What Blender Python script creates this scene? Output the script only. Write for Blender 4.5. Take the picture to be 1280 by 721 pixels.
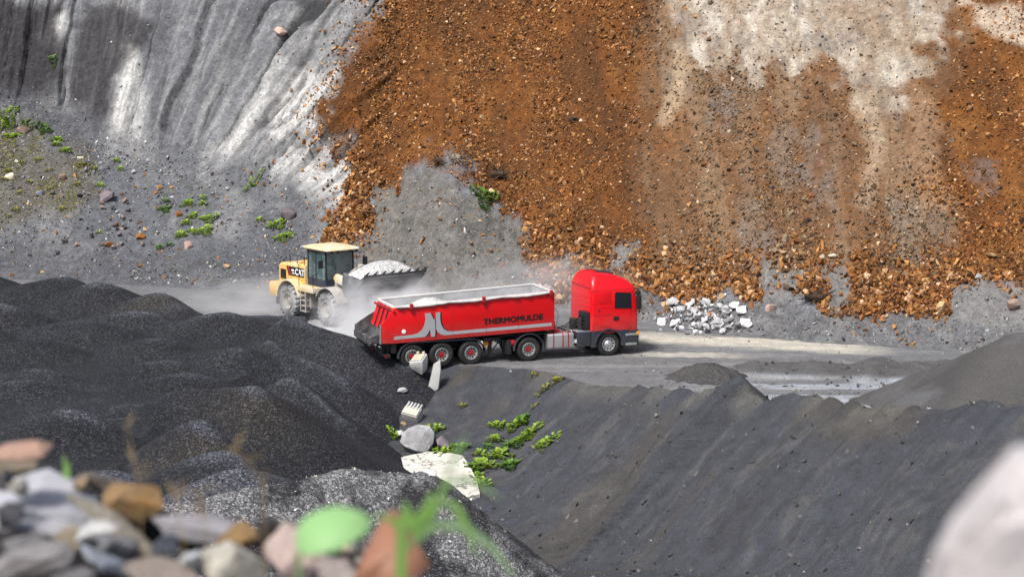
import bpy, bmesh, math, random
import numpy as np
from mathutils import Vector, Matrix, Euler

for o in list(bpy.data.objects):
    bpy.data.objects.remove(o)
R = math.radians
scene = bpy.context.scene
COL = scene.collection

# ------------------------------------------------------------------ camera, sky, sun, exposure
CAM_H, PITCH, FPX = 15.5, R(8.2), 2540.0
cam_data = bpy.data.cameras.new('camera')
cam_data.sensor_width = 36.0
cam_data.lens = 36.0 * FPX / 1280.0
cam_data.clip_start, cam_data.clip_end = 0.1, 3000.0
cam_data.dof.use_dof = True
cam_data.dof.focus_distance = 84.0
cam_data.dof.aperture_fstop = 5.6
cam = bpy.data.objects.new('camera', cam_data)
COL.objects.link(cam)
cam.location = (0, 0, CAM_H)
cam.rotation_euler = (math.pi / 2 - PITCH, 0, 0)
scene.camera = cam

SUN_EL, SUN_AZ = R(54), R(-34)          # azimuth measured from the point behind the camera, negative = left
sun_dir = Vector((math.sin(SUN_AZ) * math.cos(SUN_EL), -math.cos(SUN_AZ) * math.cos(SUN_EL), math.sin(SUN_EL)))
world = bpy.data.worlds.new('World')
scene.world = world
world.use_nodes = True
wn = world.node_tree
wn.nodes.clear()
w_out = wn.nodes.new('ShaderNodeOutputWorld')
w_bg = wn.nodes.new('ShaderNodeBackground')
w_sky = wn.nodes.new('ShaderNodeTexSky')
w_sky.sky_type = 'NISHITA'
w_sky.sun_disc = False
w_sky.sun_elevation = SUN_EL
w_sky.sun_rotation = math.atan2(sun_dir.x, sun_dir.y)
w_sky.dust_density = 4.0
w_sky.air_density = 1.0
w_hsv = wn.nodes.new('ShaderNodeHueSaturation')
w_hsv.inputs['Saturation'].default_value = 0.85
wn.links.new(w_sky.outputs[0], w_hsv.inputs['Color'])
wn.links.new(w_hsv.outputs[0], w_bg.inputs['Color'])
w_bg.inputs['Strength'].default_value = 0.088
wn.links.new(w_bg.outputs[0], w_out.inputs['Surface'])

sun_data = bpy.data.lights.new('sun', 'SUN')
sun_data.energy = 2.6
sun_data.angle = R(12)
sun_data.color = (1.0, 0.975, 0.94)
sun = bpy.data.objects.new('sun', sun_data)
COL.objects.link(sun)
sun.location = (0, 0, 60)
sun.rotation_euler = sun_dir.to_track_quat('Z', 'Y').to_euler()

scene.view_settings.view_transform = 'Standard'
scene.view_settings.look = 'None'
scene.view_settings.exposure = 0.84
scene.view_settings.gamma = 1.0
scene.view_settings.use_curve_mapping = False
scene.cycles.volume_step_rate = 2.0
scene.cycles.volume_bounces = 4
scene.cycles.max_bounces = 8
scene.cycles.transparent_max_bounces = 16

# ------------------------------------------------------------------ numeric helpers
def _hash(ix, iy, seed):
    n = (ix.astype(np.int64) * 374761393 + iy.astype(np.int64) * 668265263 + seed * 974634777) & 0x7fffffff
    n = ((n ^ (n >> 13)) * 1274126177) & 0x7fffffff
    n = (n ^ (n >> 16)) & 0xffffff
    return n / float(0xffffff) * 2 - 1

def vnoise(x, y, seed=0):
    x = np.asarray(x, float); y = np.asarray(y, float)
    x, y = np.broadcast_arrays(x, y)
    x0 = np.floor(x); y0 = np.floor(y)
    fx = x - x0; fy = y - y0
    fx = fx * fx * fx * (fx * (fx * 6 - 15) + 10); fy = fy * fy * fy * (fy * (fy * 6 - 15) + 10)
    a = _hash(x0, y0, seed); b = _hash(x0 + 1, y0, seed)
    c = _hash(x0, y0 + 1, seed); d = _hash(x0 + 1, y0 + 1, seed)
    return (a * (1 - fx) + b * fx) * (1 - fy) + (c * (1 - fx) + d * fx) * fy

def fbm(x, y, octv=4, seed=0, gain=0.5):
    s = 0; amp = 1.0; f = 1.0; tot = 0
    for i in range(octv):
        s = s + amp * vnoise(x * f + 17.3 * i, y * f - 9.1 * i, seed + i)
        tot += amp; amp *= gain; f *= 2.03
    return s / tot

def ridged(x, y, octv=4, seed=0):
    s = 0; amp = 1.0; f = 1.0; tot = 0
    for i in range(octv):
        s = s + amp * (1 - np.abs(vnoise(x * f + 7.7 * i, y * f + 3.1 * i, seed + i)) * 2)
        tot += amp; amp *= 0.5; f *= 2.07
    return s / tot

def sstep(e0, e1, v):
    t = np.clip((v - e0) / (e1 - e0), 0, 1)
    return t * t * (3 - 2 * t)

def smax(a, b, k):
    h = np.clip(0.5 + 0.5 * (a - b) / k, 0, 1)
    return b * (1 - h) + a * h + k * h * (1 - h)

def seg_dist(x, y, p, q):
    """distance to the segment p-q in plan, and the position 0..1 along it"""
    dx, dy = q[0] - p[0], q[1] - p[1]
    L2 = dx * dx + dy * dy + 1e-9
    t = np.clip(((x - p[0]) * dx + (y - p[1]) * dy) / L2, 0, 1)
    return np.hypot(x - p[0] - t * dx, y - p[1] - t * dy), t

def poly_sd(x, y, poly):
    """signed distance to a polygon, negative inside"""
    inside = np.zeros(np.shape(x), bool); dmin = np.full(np.shape(x), 1e9)
    n = len(poly)
    for i in range(n):
        p, q = poly[i], poly[(i + 1) % n]
        d, _ = seg_dist(x, y, p, q)
        dmin = np.minimum(dmin, d)
        cond = ((p[1] > y) != (q[1] > y))
        if p[1] != q[1]:
            xs = (q[0] - p[0]) * (y - p[1]) / (q[1] - p[1]) + p[0]
            inside ^= cond & (x < xs)
    return np.where(inside, -dmin, dmin)

# ------------------------------------------------------------------ shape of the land
RIDGE = [(-60, 90, 0), (-10, 86.5, 0), (-3.3, 85.0, 0.0), (-1.6, 84.6, 0.02), (1.3, 83.3, 0.02), (3.2, 79.9, 0.1), (5.7, 75.3, 0.85), (6.9, 73.4, 1.15),
         (7.6, 72.6, 1.5), (8.2, 71.9, 2.08), (8.8, 71.0, 1.4), (9.9, 69.2, 1.68), (11.5, 66.3, 2.42), (12.2, 65.2, 2.15), (14.0, 62.5, 2.75),
         (15.4, 60, 3.35), (20, 52, 4.2), (27, 42, 5.0), (45, 26, 6)]

def ground_z(x, y, detail=True):
    x = np.asarray(x, float); y = np.asarray(y, float)
    best = np.full(np.broadcast(x, y).shape, 1e9); zc = np.zeros_like(best); side = np.zeros_like(best); sl = np.zeros_like(best)
    L = 0.0
    for p, q in zip(RIDGE[:-1], RIDGE[1:]):
        d, t = seg_dist(x, y, p, q)
        m = d < best
        best = np.where(m, d, best)
        zc = np.where(m, p[2] + t * (q[2] - p[2]), zc)
        cr = (q[0] - p[0]) * (y - p[1]) - (q[1] - p[1]) * (x - p[0])
        side = np.where(m, np.sign(cr), side)
        ln = math.hypot(q[0] - p[0], q[1] - p[1])
        sl = np.where(m, L + t * ln, sl)
        L += ln
    front = side < 0
    # dumped spoil face
    zv = np.interp(y, [-40, 30, 45, 55, 58, 62, 68, 76, 82, 85, 88], [-.6, -.7, -1.0, -1.5, -1.75, -2.5, -4.0, -2.7, -1.2, -0.2, 0])
    d = best
    if detail:
        g = fbm(sl * 0.9, d * 0.10 + 3, 4, 11)
        fall = -0.70 * (np.sqrt(d * d + 0.04) - 0.2) + sstep(0.3, 3, d) * 0.30 * g + sstep(0, 1, d) * (0.07 * fbm(sl * 2.6, d * 1.3, 5, 5, .6) + .05 * fbm(sl * .9, d * 2.4, 4, 6))
        fall = fall + sstep(0.1, 1.0, d) * (1 - sstep(2, 6, d)) * 0.10 * fbm(sl * 1.7, d * 0.6, 3, 15)
    else:
        fall = -0.70 * d
    saw = .30 * fbm(sl * .55, 0, 3, 17) + .12 * vnoise(sl * 2.7, 0, 18)
    zc = zc + (saw * sstep(.3, 1.2, zc) if detail else 0)
    zf = smax(zc + fall, zv, 0.5)
    zb = np.maximum(zc - 0.75 * d + (0.06 * fbm(x * 2, y * 2, 3, 4) if detail else 0) * sstep(0.05, 0.3, zc), 0)
    zb = np.where(zc > 0.03, zb, 0)
    z = np.where(front, zf, zb)
    if detail:
        z = z + np.where(front, 0, 0.03 * fbm(x * 0.4, y * 0.4, 3, 2) + 0.012 * fbm(x * 2.2, y * 2.2, 3, 3))
        # low windrow of dirt between the two tracks on the floor
        for (p, q, h, w, sd) in WINDROWS:
            dd, t = seg_dist(x + 0.4 * vnoise(x * .7, y * .7, sd), y + 0.5 * vnoise(x * .5, y * .5, sd + 1), p, q)
            hh = h * (0.72 + 0.38 * vnoise(t * 9, 0, sd)) * sstep(0, 0.04, t) * (1 - sstep(0.9, 1, t) * .7)
            z = np.where(front, z, np.maximum(z, hh * (1.0 - (dd / w) ** 1.3) + 0.07 * fbm(x * 2.3, y * 2.3, 4, sd + 2)))
    # the bank that the camera stands on
    r = np.hypot(x + 0.2, (y + 3) * 0.9)
    bank = np.where(r < 5.4, 14.35 - 0.05 * r, 14.08 - 1.0 * (r - 5.4))
    bank = bank + (0.06 * fbm(x * 1.5, y * 1.5, 3, 9) if detail else 0)
    bank = bank + .65 * np.exp(-((x + .75) / .42) ** 2 - ((y - 3.05) / .5) ** 2) + .50 * np.exp(-((x + .24) / .15) ** 2 - ((y - 2.9) / .4) ** 2)
    z = np.maximum(z, bank)
    return z

WINDROWS = [((9.0, 83.5), (19.5, 81.5), 0.55, 1.5, 31), ((12.5, 84.2), (21, 83.6), 0.5, 1.1, 41)]

# stockpile of black gravel: dumped loads running into one another
MOUNDS = [  # x, y, top z, side slope, x squeeze
    (-22.5, 100, 1.6, .42, .6), (-20.3, 99, 1.5, .42, .7), (-17.2, 97, 1.25, .45, .8), (-27, 101, 1.7, .42, .6), (-32, 99, 1.7, .42, .6),
    (-16.0, 95.5, 1.0, .4, .8), (-24, 94, 1.2, .40, .55), (-29.5, 95, 1.3, .42, .6), (-17.2, 93, 1.0, .38, .5), (-13.2, 92, 1.12, .42, .6),
    (-19.2, 90, 1.0, .36, .5), (-24.6, 89, 1.05, .36, .5), (-15.1, 86, .82, .4, .55), (-11.6, 84.5, .78, .42, .55), (-20.5, 85.5, .85, .36, .5),
    (-26, 84, 1.0, .38, .6), (-18.9, 80, .68, .38, .5), (-14.0, 82, .62, .38, .5), (-23.5, 79.5, .72, .36, .5), (-18.6, 77.4, .72, .38, .5),
    (-12.6, 78.6, .72, .42, .5), (-29, 78, 1.2, .4, .6), (-23, 75.5, .9, .4, .6), (-15.4, 68.3, 1.38, .50, .75), (-20.5, 68.5, 1.3, .45, .65),
    (-9.7, 74, 1.15, .56, .95), (-10.4, 66.4, 1.38, .55, .9), (-13.6, 73.5, .6, .4, .6), (-25, 70, 1.4, .45, .7),
    (-8.8, 62.2, 1.35, .55, .7), (-8.0, 58.8, 1.62, .55, .7), (-12.2, 60.5, 1.2, .5, .7), (-16.5, 62, 1.3, .5, .7), (-22, 62, 1.5, .5, .7), (-14, 56, 1.2, .5, .8)]
PILE_RIDGES = [((-9.9, 90, 1.38), (-6.8, 86.6, .80), .66), ((-6.8, 86.6, .80), (-4.3, 84.0, .20), .72), ((-12.6, 74.6, .85), (-9.7, 74, 1.15), .6), ((-10.5, 86, .8), (-7.0, 81.5, .1), .7), ((-9, 80, .35), (-6.6, 77.5, -.7), .7)]

def pile_z(x, y, detail=True):
    x = np.asarray(x, float); y = np.asarray(y, float)
    z = np.full(np.broadcast(x, y).shape, -20.0)
    wx = x + 0.35 * vnoise(x * .35, y * .35, 71); wy = y + 0.5 * vnoise(x * .35, y * .3, 72)
    for i, (cx, cy, top, s, sq) in enumerate(MOUNDS):
        dx = (wx - cx); dx = np.where(dx > 0, dx * (0.4 + 0.5 * sq), dx * sq * .8)
        d = np.hypot(dx, (wy - cy))
        m = top + .08 - s * 1.5 * (np.sqrt(d * d + 0.16) - 0.40)
        z = smax(z, m, 0.06)
    for p, q, s in PILE_RIDGES:
        d, t = seg_dist(wx, wy, p, q)
        m = p[2] + t * (q[2] - p[2]) - s * (np.sqrt(d * d + 0.10) - 0.32)
        z = smax(z, m, 0.14)
    core = np.where((x < -8) & (y > 64) & (y < 97.5), 0.14, -30) - np.maximum(0, x + 13 - np.clip((y - 74) / 12, 0, 1) * 3) * .6
    z = smax(z, core, 0.2)
    if detail:
        z = z + 0.03 * fbm(x * 1.6, y * 1.6, 3, 61)
    return z

MOTTLE = [((-9.2, 56.6, 1.15), (-5.0, 60, 1.35)), ((-5.0, 60, 1.35), (-2.7, 61, .92)), ((-2.7, 61, .92), (-1.9, 61.5, -.5)), ((-9.2, 56.6, 1.15), (-13, 54, 1.0))]

def mottle_z(x, y, detail=True):
    z = np.full(np.broadcast(x, y).shape, -20.0)
    for p, q in MOTTLE:
        d, t = seg_dist(x, y, p, q)
        z = smax(z, p[2] + t * (q[2] - p[2]) - .86 * (np.sqrt(d * d + .2) - .45), .3)
    if detail:
        z = z + .16 * fbm(x * .9, y * .9, 4, 81) + .03 * fbm(x * 5, y * 5, 2, 82)
    return z

RIGHT_PILE = [((13.4, 77.3, .15), (18.9, 75.2, 3.0), .62), ((18.9, 75.2, 3.0), (27, 72, 4.6), .62), ((13.7, 72.0, .2), (20, 68, 2.3), .45), ((20, 68, 2.3), (27, 64, 3.6), .5)]

def right_pile_z(x, y, detail=True):
    z = np.full(np.broadcast(x, y).shape, -20.0)
    for p, q, s in RIGHT_PILE:
        d, t = seg_dist(x, y, p, q)
        z = smax(z, p[2] + t * (q[2] - p[2]) - s * (np.sqrt(d * d + .06) - .2), .1)
    if detail:
        z = z + .05 * fbm(x * .8, y * .8, 4, 91)
    return z

# quarry face
_cx = [-70, -40, -27, -20, -16, -12, -9.5, -7, -4, 1, 3, 5, 7, 10, 14, 17.5, 24, 40, 70]
_yb = [114, 113, 111, 108.5, 107, 106.4, 106, 106, 104.8, 103.4, 101, 98, 95.2, 92.3, 90.4, 89, 85, 77, 66]
_sa = [.45, .45, .42, .42, .42, .5, .6, .8, .84, .84, .75, .6, .52, .52, .52, .52, .52, .52, .52]
_ha = [6, 6, 6.2, 5.0, 4.6, 3.6, 2.6, 1.2, 1.2, 1.2, 1.1, 1.1, 1.1, 1.1, 1.1, 1.1, 1.2, 1.4, 1.4]
_sf = [1.6, 1.6, 1.55, 1.5, 1.45, 1.3, 1.12, .95, .86, .82, .8, .79, .78, .78, .79, .8, .8, .8, .8]
_fx = np.linspace(-70, 70, 1401)
def _sm(v):
    a = np.interp(_fx, _cx, v); k = np.hanning(25); k /= k.sum()
    return np.convolve(np.pad(a, 12, mode='edge'), k, 'valid')
_YB, _SA, _HA, _SF = _sm(_yb), _sm(_sa), _sm(_ha), _sm(_sf)

def cliff_z(x, y):
    x = np.asarray(x, float); y = np.asarray(y, float)
    yb = np.interp(x, _fx, _YB); sa = np.interp(x, _fx, _SA); ha = np.interp(x, _fx, _HA); sf = np.interp(x, _fx, _SF)
    hump = 2.3 * np.exp(-((x + 3.2) / 2.6) ** 2)                    # grey hump behind the truck
    hill = 3.4 * np.exp(-((x + 30) / 7.0) ** 2)                     # weedy spur on the left
    t = y - yb
    t = t + hump * sstep(-1.5, 1, t) * (1 - sstep(5.5, 8.5, t))
    t2 = t + hill * sstep(0, 4, t) * (1 - sstep(12, 17, t))
    ta = ha / sa
    z = np.where(t < 0, 0.4 * t, sa * t2)
    face = ha + sf * (t - ta)
    z = smax(z, face, 0.6)
    top = 27 + 0.08 * (y - 120) + 1.5 * vnoise(x * .1, 0, 8)
    return np.minimum(z, top)

# ------------------------------------------------------------------ placing by line of sight on to the real surfaces
_fwd = Vector((0, math.cos(PITCH), -math.sin(PITCH))); _up = Vector((0, math.sin(PITCH), math.cos(PITCH)))
def ray_dir(px, py):
    return _fwd + Vector((1, 0, 0)) * ((px - 640) / FPX) + _up * ((360.5 - py) / FPX)
def at(px, py, y):
    d = ray_dir(px, py)
    return Vector((0, 0, CAM_H)) + d * (y / d.y)
def on(px, py, *funcs, lo=48.0, hi=150.0):
    """where the line of sight through a photo point first meets the land"""
    d = ray_dir(px, py)
    ys = np.arange(lo, hi, 0.04)
    xs = d.x / d.y * ys; zs = CAM_H + d.z / d.y * ys
    h = np.max([f(xs, ys) for f in (funcs or (ground_z, pile_z, mottle_z, right_pile_z, cliff_z))], axis=0)
    k = np.argmax(zs <= h)
    if not (zs <= h).any(): k = len(ys) - 1
    return Vector((xs[k], ys[k], zs[k]))
def on_cliff(px, py):
    return on(px, py, cliff_z, lo=70)
def slope_normal(f, p):
    e = .3
    zx = (float(f(np.array([p[0] + e]), np.array([p[1]]))[0]) - float(f(np.array([p[0] - e]), np.array([p[1]]))[0])) / (2 * e)
    zy = (float(f(np.array([p[0]]), np.array([p[1] + e]))[0]) - float(f(np.array([p[0]]), np.array([p[1] - e]))[0])) / (2 * e)
    return Vector((-zx, -zy, 1)).normalized()

# ------------------------------------------------------------------ mesh and object helpers
def link(o, parent=None):
    COL.objects.link(o)
    if parent is not None: o.parent = parent
    return o

def tag(o, label=None, cat=None, group=None, kind=None):
    if label: o['label'] = label
    if cat: o['category'] = cat
    if group: o['group'] = group
    if kind: o['kind'] = kind
    return o

def mesh_np(name, V, F, mat=None, smooth=True, tint=None, parent=None):
    """V n x 3 array, F m x k array of same-size faces"""
    me = bpy.data.meshes.new(name)
    n, (m, k) = len(V), F.shape
    me.vertices.add(n); me.vertices.foreach_set('co', np.ascontiguousarray(V, dtype=np.float32).ravel())
    me.loops.add(m * k); me.loops.foreach_set('vertex_index', np.ascontiguousarray(F, dtype=np.int32).ravel())
    me.polygons.add(m); me.polygons.foreach_set('loop_start', np.arange(0, m * k, k, dtype=np.int32))
    me.polygons.foreach_set('use_smooth', np.full(m, smooth, dtype=bool))
    me.update(calc_edges=True)
    if tint is not None:
        a = me.attributes.new('tint', 'FLOAT_COLOR', 'POINT')
        c = np.ones((n, 4), np.float32); c[:, :3] = tint
        a.data.foreach_set('color', c.ravel())
    if mat: me.materials.append(mat)
    return link(bpy.data.objects.new(name, me), parent)

def grid_faces(nr, nc, keep=None):
    i = np.arange(nr * nc).reshape(nr, nc)
    F = np.stack([i[:-1, :-1], i[:-1, 1:], i[1:, 1:], i[1:, :-1]], -1).reshape(-1, 4)
    if keep is not None:
        kf = (keep[:-1, :-1] | keep[:-1, 1:] | keep[1:, 1:] | keep[1:, :-1]).reshape(-1)
        F = F[kf]
    return F

def compact(V, F, tint=None):
    used = np.unique(F); remap = np.full(len(V), -1); remap[used] = np.arange(len(used))
    return V[used], remap[F], (None if tint is None else tint[used])

def axis(*segs):
    out = [np.arange(a, b, s) for a, b, s in segs]
    return np.concatenate(out + [[segs[-1][1]]])

# ------------------------------------------------------------------ materials
class NT:
    def __init__(s, name):
        s.m = bpy.data.materials.new(name); s.m.use_nodes = True
        s.t = s.m.node_tree; s.b = s.t.nodes['Principled BSDF']
    def n(s, typ, **kw):
        nd = s.t.nodes.new(typ)
        for k, v in kw.items():
            if k in nd.inputs: nd.inputs[k].default_value = v
            else: setattr(nd, k, v)
        return nd
    def l(s, a, b): s.t.links.new(a, b)
    def coord(s): return s.n('ShaderNodeTexCoord').outputs['Object']
    def noise(s, vec, scale, detail=4, rough=.55):
        nd = s.n('ShaderNodeTexNoise', Scale=scale, Detail=detail, Roughness=rough); s.l(vec, nd.inputs['Vector']); return nd.outputs['Fac']
    def ramp(s, fac, stops):
        nd = s.n('ShaderNodeValToRGB'); e = nd.color_ramp.elements
        while len(e) < len(stops): e.new(.5)
        for i, (p, c) in enumerate(stops):
            e[i].position = p; e[i].color = (c[0], c[1], c[2], 1) if not isinstance(c, (int, float)) else (c, c, c, 1)
        s.l(fac, nd.inputs['Fac']); return nd.outputs['Color']
    def mix(s, fac, a, b, mode='MIX'):
        nd = s.n('ShaderNodeMix', data_type='RGBA', blend_type=mode)
        for sock, v in ((nd.inputs[0], fac), (nd.inputs[6], a), (nd.inputs[7], b)):
            if hasattr(v, 'is_linked'): s.l(v, sock)
            elif isinstance(v, (int, float)): sock.default_value = v if sock == nd.inputs[0] else (v, v, v, 1)
            else: sock.default_value = (*v, 1)
        return nd.outputs[2]
    def bump(s, h, strength=.5, dist=.05, normal=None):
        nd = s.n('ShaderNodeBump', Strength=strength, Distance=dist); s.l(h, nd.inputs['Height'])
        if normal is not None: s.l(normal, nd.inputs['Normal'])
        return nd.outputs['Normal']
    def out(s, col=None, rough=.9, metal=0, normal=None, spec=None):
        if col is not None:
            if hasattr(col, 'is_linked'): s.l(col, s.b.inputs['Base Color'])
            else: s.b.inputs['Base Color'].default_value = (*col, 1)
        if hasattr(rough, 'is_linked'): s.l(rough, s.b.inputs['Roughness'])
        else: s.b.inputs['Roughness'].default_value = rough
        s.b.inputs['Metallic'].default_value = metal
        if spec is not None: s.b.inputs['Specular IOR Level'].default_value = spec
        if normal is not None: s.l(normal, s.b.inputs['Normal'])
        return s.m
    def tint(s):
        nd = s.n('ShaderNodeAttribute'); nd.attribute_name = 'tint'; return nd.outputs['Color']
    def voro(s, vec, scale, out='Color', feature='F1'):
        nd = s.n('ShaderNodeTexVoronoi', Scale=scale, feature=feature); s.l(vec, nd.inputs['Vector']); return nd.outputs[out]
    def bw(s, c):
        nd = s.n('ShaderNodeSeparateColor'); s.l(c, nd.inputs[0]); return nd.outputs[0]

def gravel_mat(name, dark, mid, light, grain, light_pos=.85, bumpd=.03, patch=None, spec=.25, tinted=False):
    """loose grains: every grain its own shade, some paler"""
    k = NT(name); c = k.coord()
    v = k.bw(k.voro(c, grain))
    col = k.ramp(v, [(0, dark), (.45, mid), (light_pos, mid), (1, light)])
    big = k.noise(c, .35, 5)
    col = k.mix(1, col, k.ramp(big, [(.3, (.78, .78, .80)), (.7, (1.2, 1.17, 1.12))]), 'MULTIPLY')
    if patch:
        f = k.ramp(k.noise(c, patch[0], 5, .6), [(patch[1], 0), (patch[2], 1)])
        v2 = k.bw(k.voro(c, grain * .8))
        col = k.mix(f, col, k.ramp(v2, [(0, patch[3]), (.6, patch[4]), (1, patch[5])]))
    if tinted: col = k.mix(1, col, k.tint(), 'MULTIPLY')
    d = k.voro(c, grain, 'Distance')
    h = k.n('ShaderNodeMath', operation='ADD'); k.l(k.noise(c, grain * .35, 3), h.inputs[0]); k.l(d, h.inputs[1])
    return k.out(col, .85, normal=k.bump(h.outputs[0], .8, bumpd), spec=spec)

def plain(name, col, rough=.5, metal=0, var=.12, scale=6, dirt=None, bump=0, spec=None, splash=None):
    """painted or moulded surface with slight wear; dirt = (colour, low, high) settles in patches"""
    k = NT(name); c = k.coord()
    n = k.noise(c, scale, 5, .6)
    a = tuple(v * (1 - var) for v in col); b = tuple(min(1, v * (1 + var)) for v in col)
    cc = k.ramp(n, [(.3, a), (.7, b)])
    rg = rough
    if dirt:
        f = k.ramp(k.noise(c, scale * .55, 6, .65), [(dirt[1], 0), (dirt[2], 1)])
        cc = k.mix(f, cc, dirt[0])
        rr = k.n('ShaderNodeMapRange'); k.l(f, rr.inputs[0]); rr.inputs[3].default_value = rough; rr.inputs[4].default_value = .85
        rg = rr.outputs[0]
    if splash:      # road dirt thrown up from below: (colour, height it reaches, height of full cover, strength)
        sx = k.n('ShaderNodeSeparateXYZ'); k.l(c, sx.inputs[0])
        mr = k.n('ShaderNodeMapRange'); k.l(sx.outputs['Z'], mr.inputs[0]); mr.inputs[1].default_value = splash[1]; mr.inputs[2].default_value = splash[2]; mr.inputs[3].default_value = 0; mr.inputs[4].default_value = splash[3]
        ml = k.n('ShaderNodeMath', operation='MULTIPLY'); k.l(mr.outputs[0], ml.inputs[0]); k.l(k.ramp(k.noise(c, 3.5, 6, .7), [(.35, .25), (.65, 1)]), ml.inputs[1])
        cc = k.mix(ml.outputs[0], cc, splash[0])
    nm = k.bump(k.noise(c, scale * 8, 3), bump, .01) if bump else None
    return k.out(cc, rg, metal, nm, spec)
# ------------------------------------------------------------------ ground sheet
M = {}
k = NT('quarry_floor'); c = k.coord()
t = k.tint()
n1 = k.noise(c, 1.6, 6, .65)
sp = k.bw(k.voro(c, 26))
col = k.mix(1, t, k.ramp(n1, [(.25, .74), (.75, 1.28)]), 'MULTIPLY')
col = k.mix(1, col, k.ramp(sp, [(0, .84), (.9, 1.08), (1, 1.3)]), 'MULTIPLY')
h = k.n('ShaderNodeMath', operation='ADD'); k.l(k.noise(c, 5, 6, .65), h.inputs[0]); k.l(k.noise(c, 28, 3), h.inputs[1])
mpz = k.n('ShaderNodeMapping'); k.l(c, mpz.inputs[0]); mpz.inputs['Scale'].default_value = (1.0, 1.0, 5.5)
h9 = k.n('ShaderNodeMath', operation='MULTIPLY_ADD'); k.l(k.noise(mpz.outputs[0], 1.5, 5, .6), h9.inputs[0]); h9.inputs[1].default_value = 1.6; k.l(h.outputs[0], h9.inputs[2]); h = h9
M['floor'] = k.out(col, .92, normal=k.bump(h.outputs[0], .9, .09), spec=.3)

xs = axis((-300, -60, 12), (-60, -24, 1.5), (-24, 24, .085), (24, 60, 1.2), (60, 300, 12))
ys = axis((-120, -16, 8), (-16, 1, .5), (1, 6, .1), (6, 54, 1.2), (54, 102, .10), (102, 118, 1.0), (118, 300, 12))
X, Y = np.meshgrid(xs, ys)
Z = ground_z(X, Y)
best = np.full(X.shape, 1e9); front = np.zeros(X.shape, bool); slc = np.zeros(X.shape); Lc = 0
for p, q in zip(RIDGE[:-1], RIDGE[1:]):
    d, tt = seg_dist(X, Y, p, q); m_ = d < best; best = np.where(m_, d, best)
    front = np.where(m_, ((q[0] - p[0]) * (Y - p[1]) - (q[1] - p[1]) * (X - p[0])) < 0, front)
    ln = math.hypot(q[0] - p[0], q[1] - p[1]); slc = np.where(m_, Lc + tt * ln, slc); Lc += ln
# floor colour: grey dust with pale rolled-in lanes and damp bluish patches
tint = np.empty(X.shape + (3,)); tint[:] = (.165, .166, .172)
lane = sstep(2.0, .4, np.abs(Y - (91.2 - (X - 6) * .20 + .5 * vnoise(X * .2, 0, 3))) + .9 * fbm(X * .12, Y * .9, 3, 21)) * sstep(2, 6, X) * (1 - sstep(14.5, 17.5, X))
lane2 = sstep(.9, .1, np.abs(Y - (87.6 - (X - 6) * .16)) + .9 * fbm(X * .12, Y * 1.1, 3, 24)) * sstep(4, 7, X) * (1 - sstep(8.5, 11, X))
pale = np.array((.54, .50, .42))
a = np.clip(lane + .8 * lane2, 0, 1)[..., None]; tint = tint * (1 - a) + pale * a
streak = sstep(.05, .45, fbm(X * .10, Y * 1.3, 4, 22)) * sstep(-2, 1.5, X)
a = (.45 * streak)[..., None]; tint = tint * (1 - a) + np.array((.30, .30, .29)) * a
puddle = sstep(-.15, .2, fbm(X * .25, Y * .9, 4, 23)) * sstep(6, 8, X) * (1 - sstep(16, 18, X)) * sstep(82.8, 81.2, Y)
a = (.6 * puddle)[..., None]; tint = tint * (1 - a) + np.array((.42, .45, .50)) * a
spill = sstep(4.6, 1.6, np.hypot((X + 6.2) * .8, (Y - 90.5) * .55) + 1.1 * fbm(X * .6, Y * .6, 4, 27))
a = spill[..., None]; tint = tint * (1 - a) + np.array((.72, .72, .71)) * a
spill2 = sstep(7, 3, np.hypot((X + 9) * .8, (Y - 97) * .9) + 2.0 * fbm(X * .4, Y * .4, 4, 28)) * .55
a = spill2[..., None]; tint = tint * (1 - a) + np.array((.42, .42, .43)) * a
# spoil face: dark grey sand, brownish and lighter runs down the fall line
wp = 1.6 * fbm(X * .25, Y * .25, 3, 30); run = fbm((slc + wp) * .38, best * .16, 5, 31, .6); run2 = fbm((slc + wp) * 2.2, best * .40, 5, 33, .65)
sand = np.empty_like(tint); sand[:] = (.058, .062, .073)
a = (sstep(.1, .45, run) * .6)[..., None]; sand = sand * (1 - a) + np.array((.078, .068, .056)) * a
a = (sstep(.12, .42, run2) * sstep(0.4, 2, best) * (1 - sstep(5, 9, best)) * .35)[..., None]; sand = sand * (1 - a) + np.array((.125, .118, .108)) * a
a = (sstep(-.1, -.5, run2) * .6)[..., None]; sand = sand * (1 - a) + np.array((.045, .045, .05)) * a
drawn = sstep(1.4, .3, best) * sstep(.0, .4, vnoise(slc * .8, 3, 35))
a = (drawn * .6)[..., None]; sand = sand * (1 - a) + np.array((.13, .125, .11)) * a
edge = sstep(-.25, .15, np.where(front, best, -best) + .25 * fbm(X * 1.5, Y * 1.5, 3, 36))
edge = np.maximum(edge, sstep(.15, .4, Z) * (X > 2))
a = edge[..., None]; tint = tint * (1 - a) + sand * a
wr = np.zeros(X.shape)
for (p, q, hh, w, sd) in WINDROWS:
    d, tt = seg_dist(X, Y, p, q); wr = np.maximum(wr, sstep(w * 1.15, w * .6, d))
wr = wr * (~front)
a = (wr * sstep(.04, .2, Z))[..., None]; tint = tint * (1 - a) + np.array((.10, .098, .098)) * a
tint[Y < 14] = (.06, .052, .046)
V = np.stack([X, Y, Z], -1).reshape(-1, 3)
g = mesh_np('ground', V, grid_faces(*X.shape), M['floor'], True, tint.reshape(-1, 3)); tag(g, kind='structure')

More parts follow.
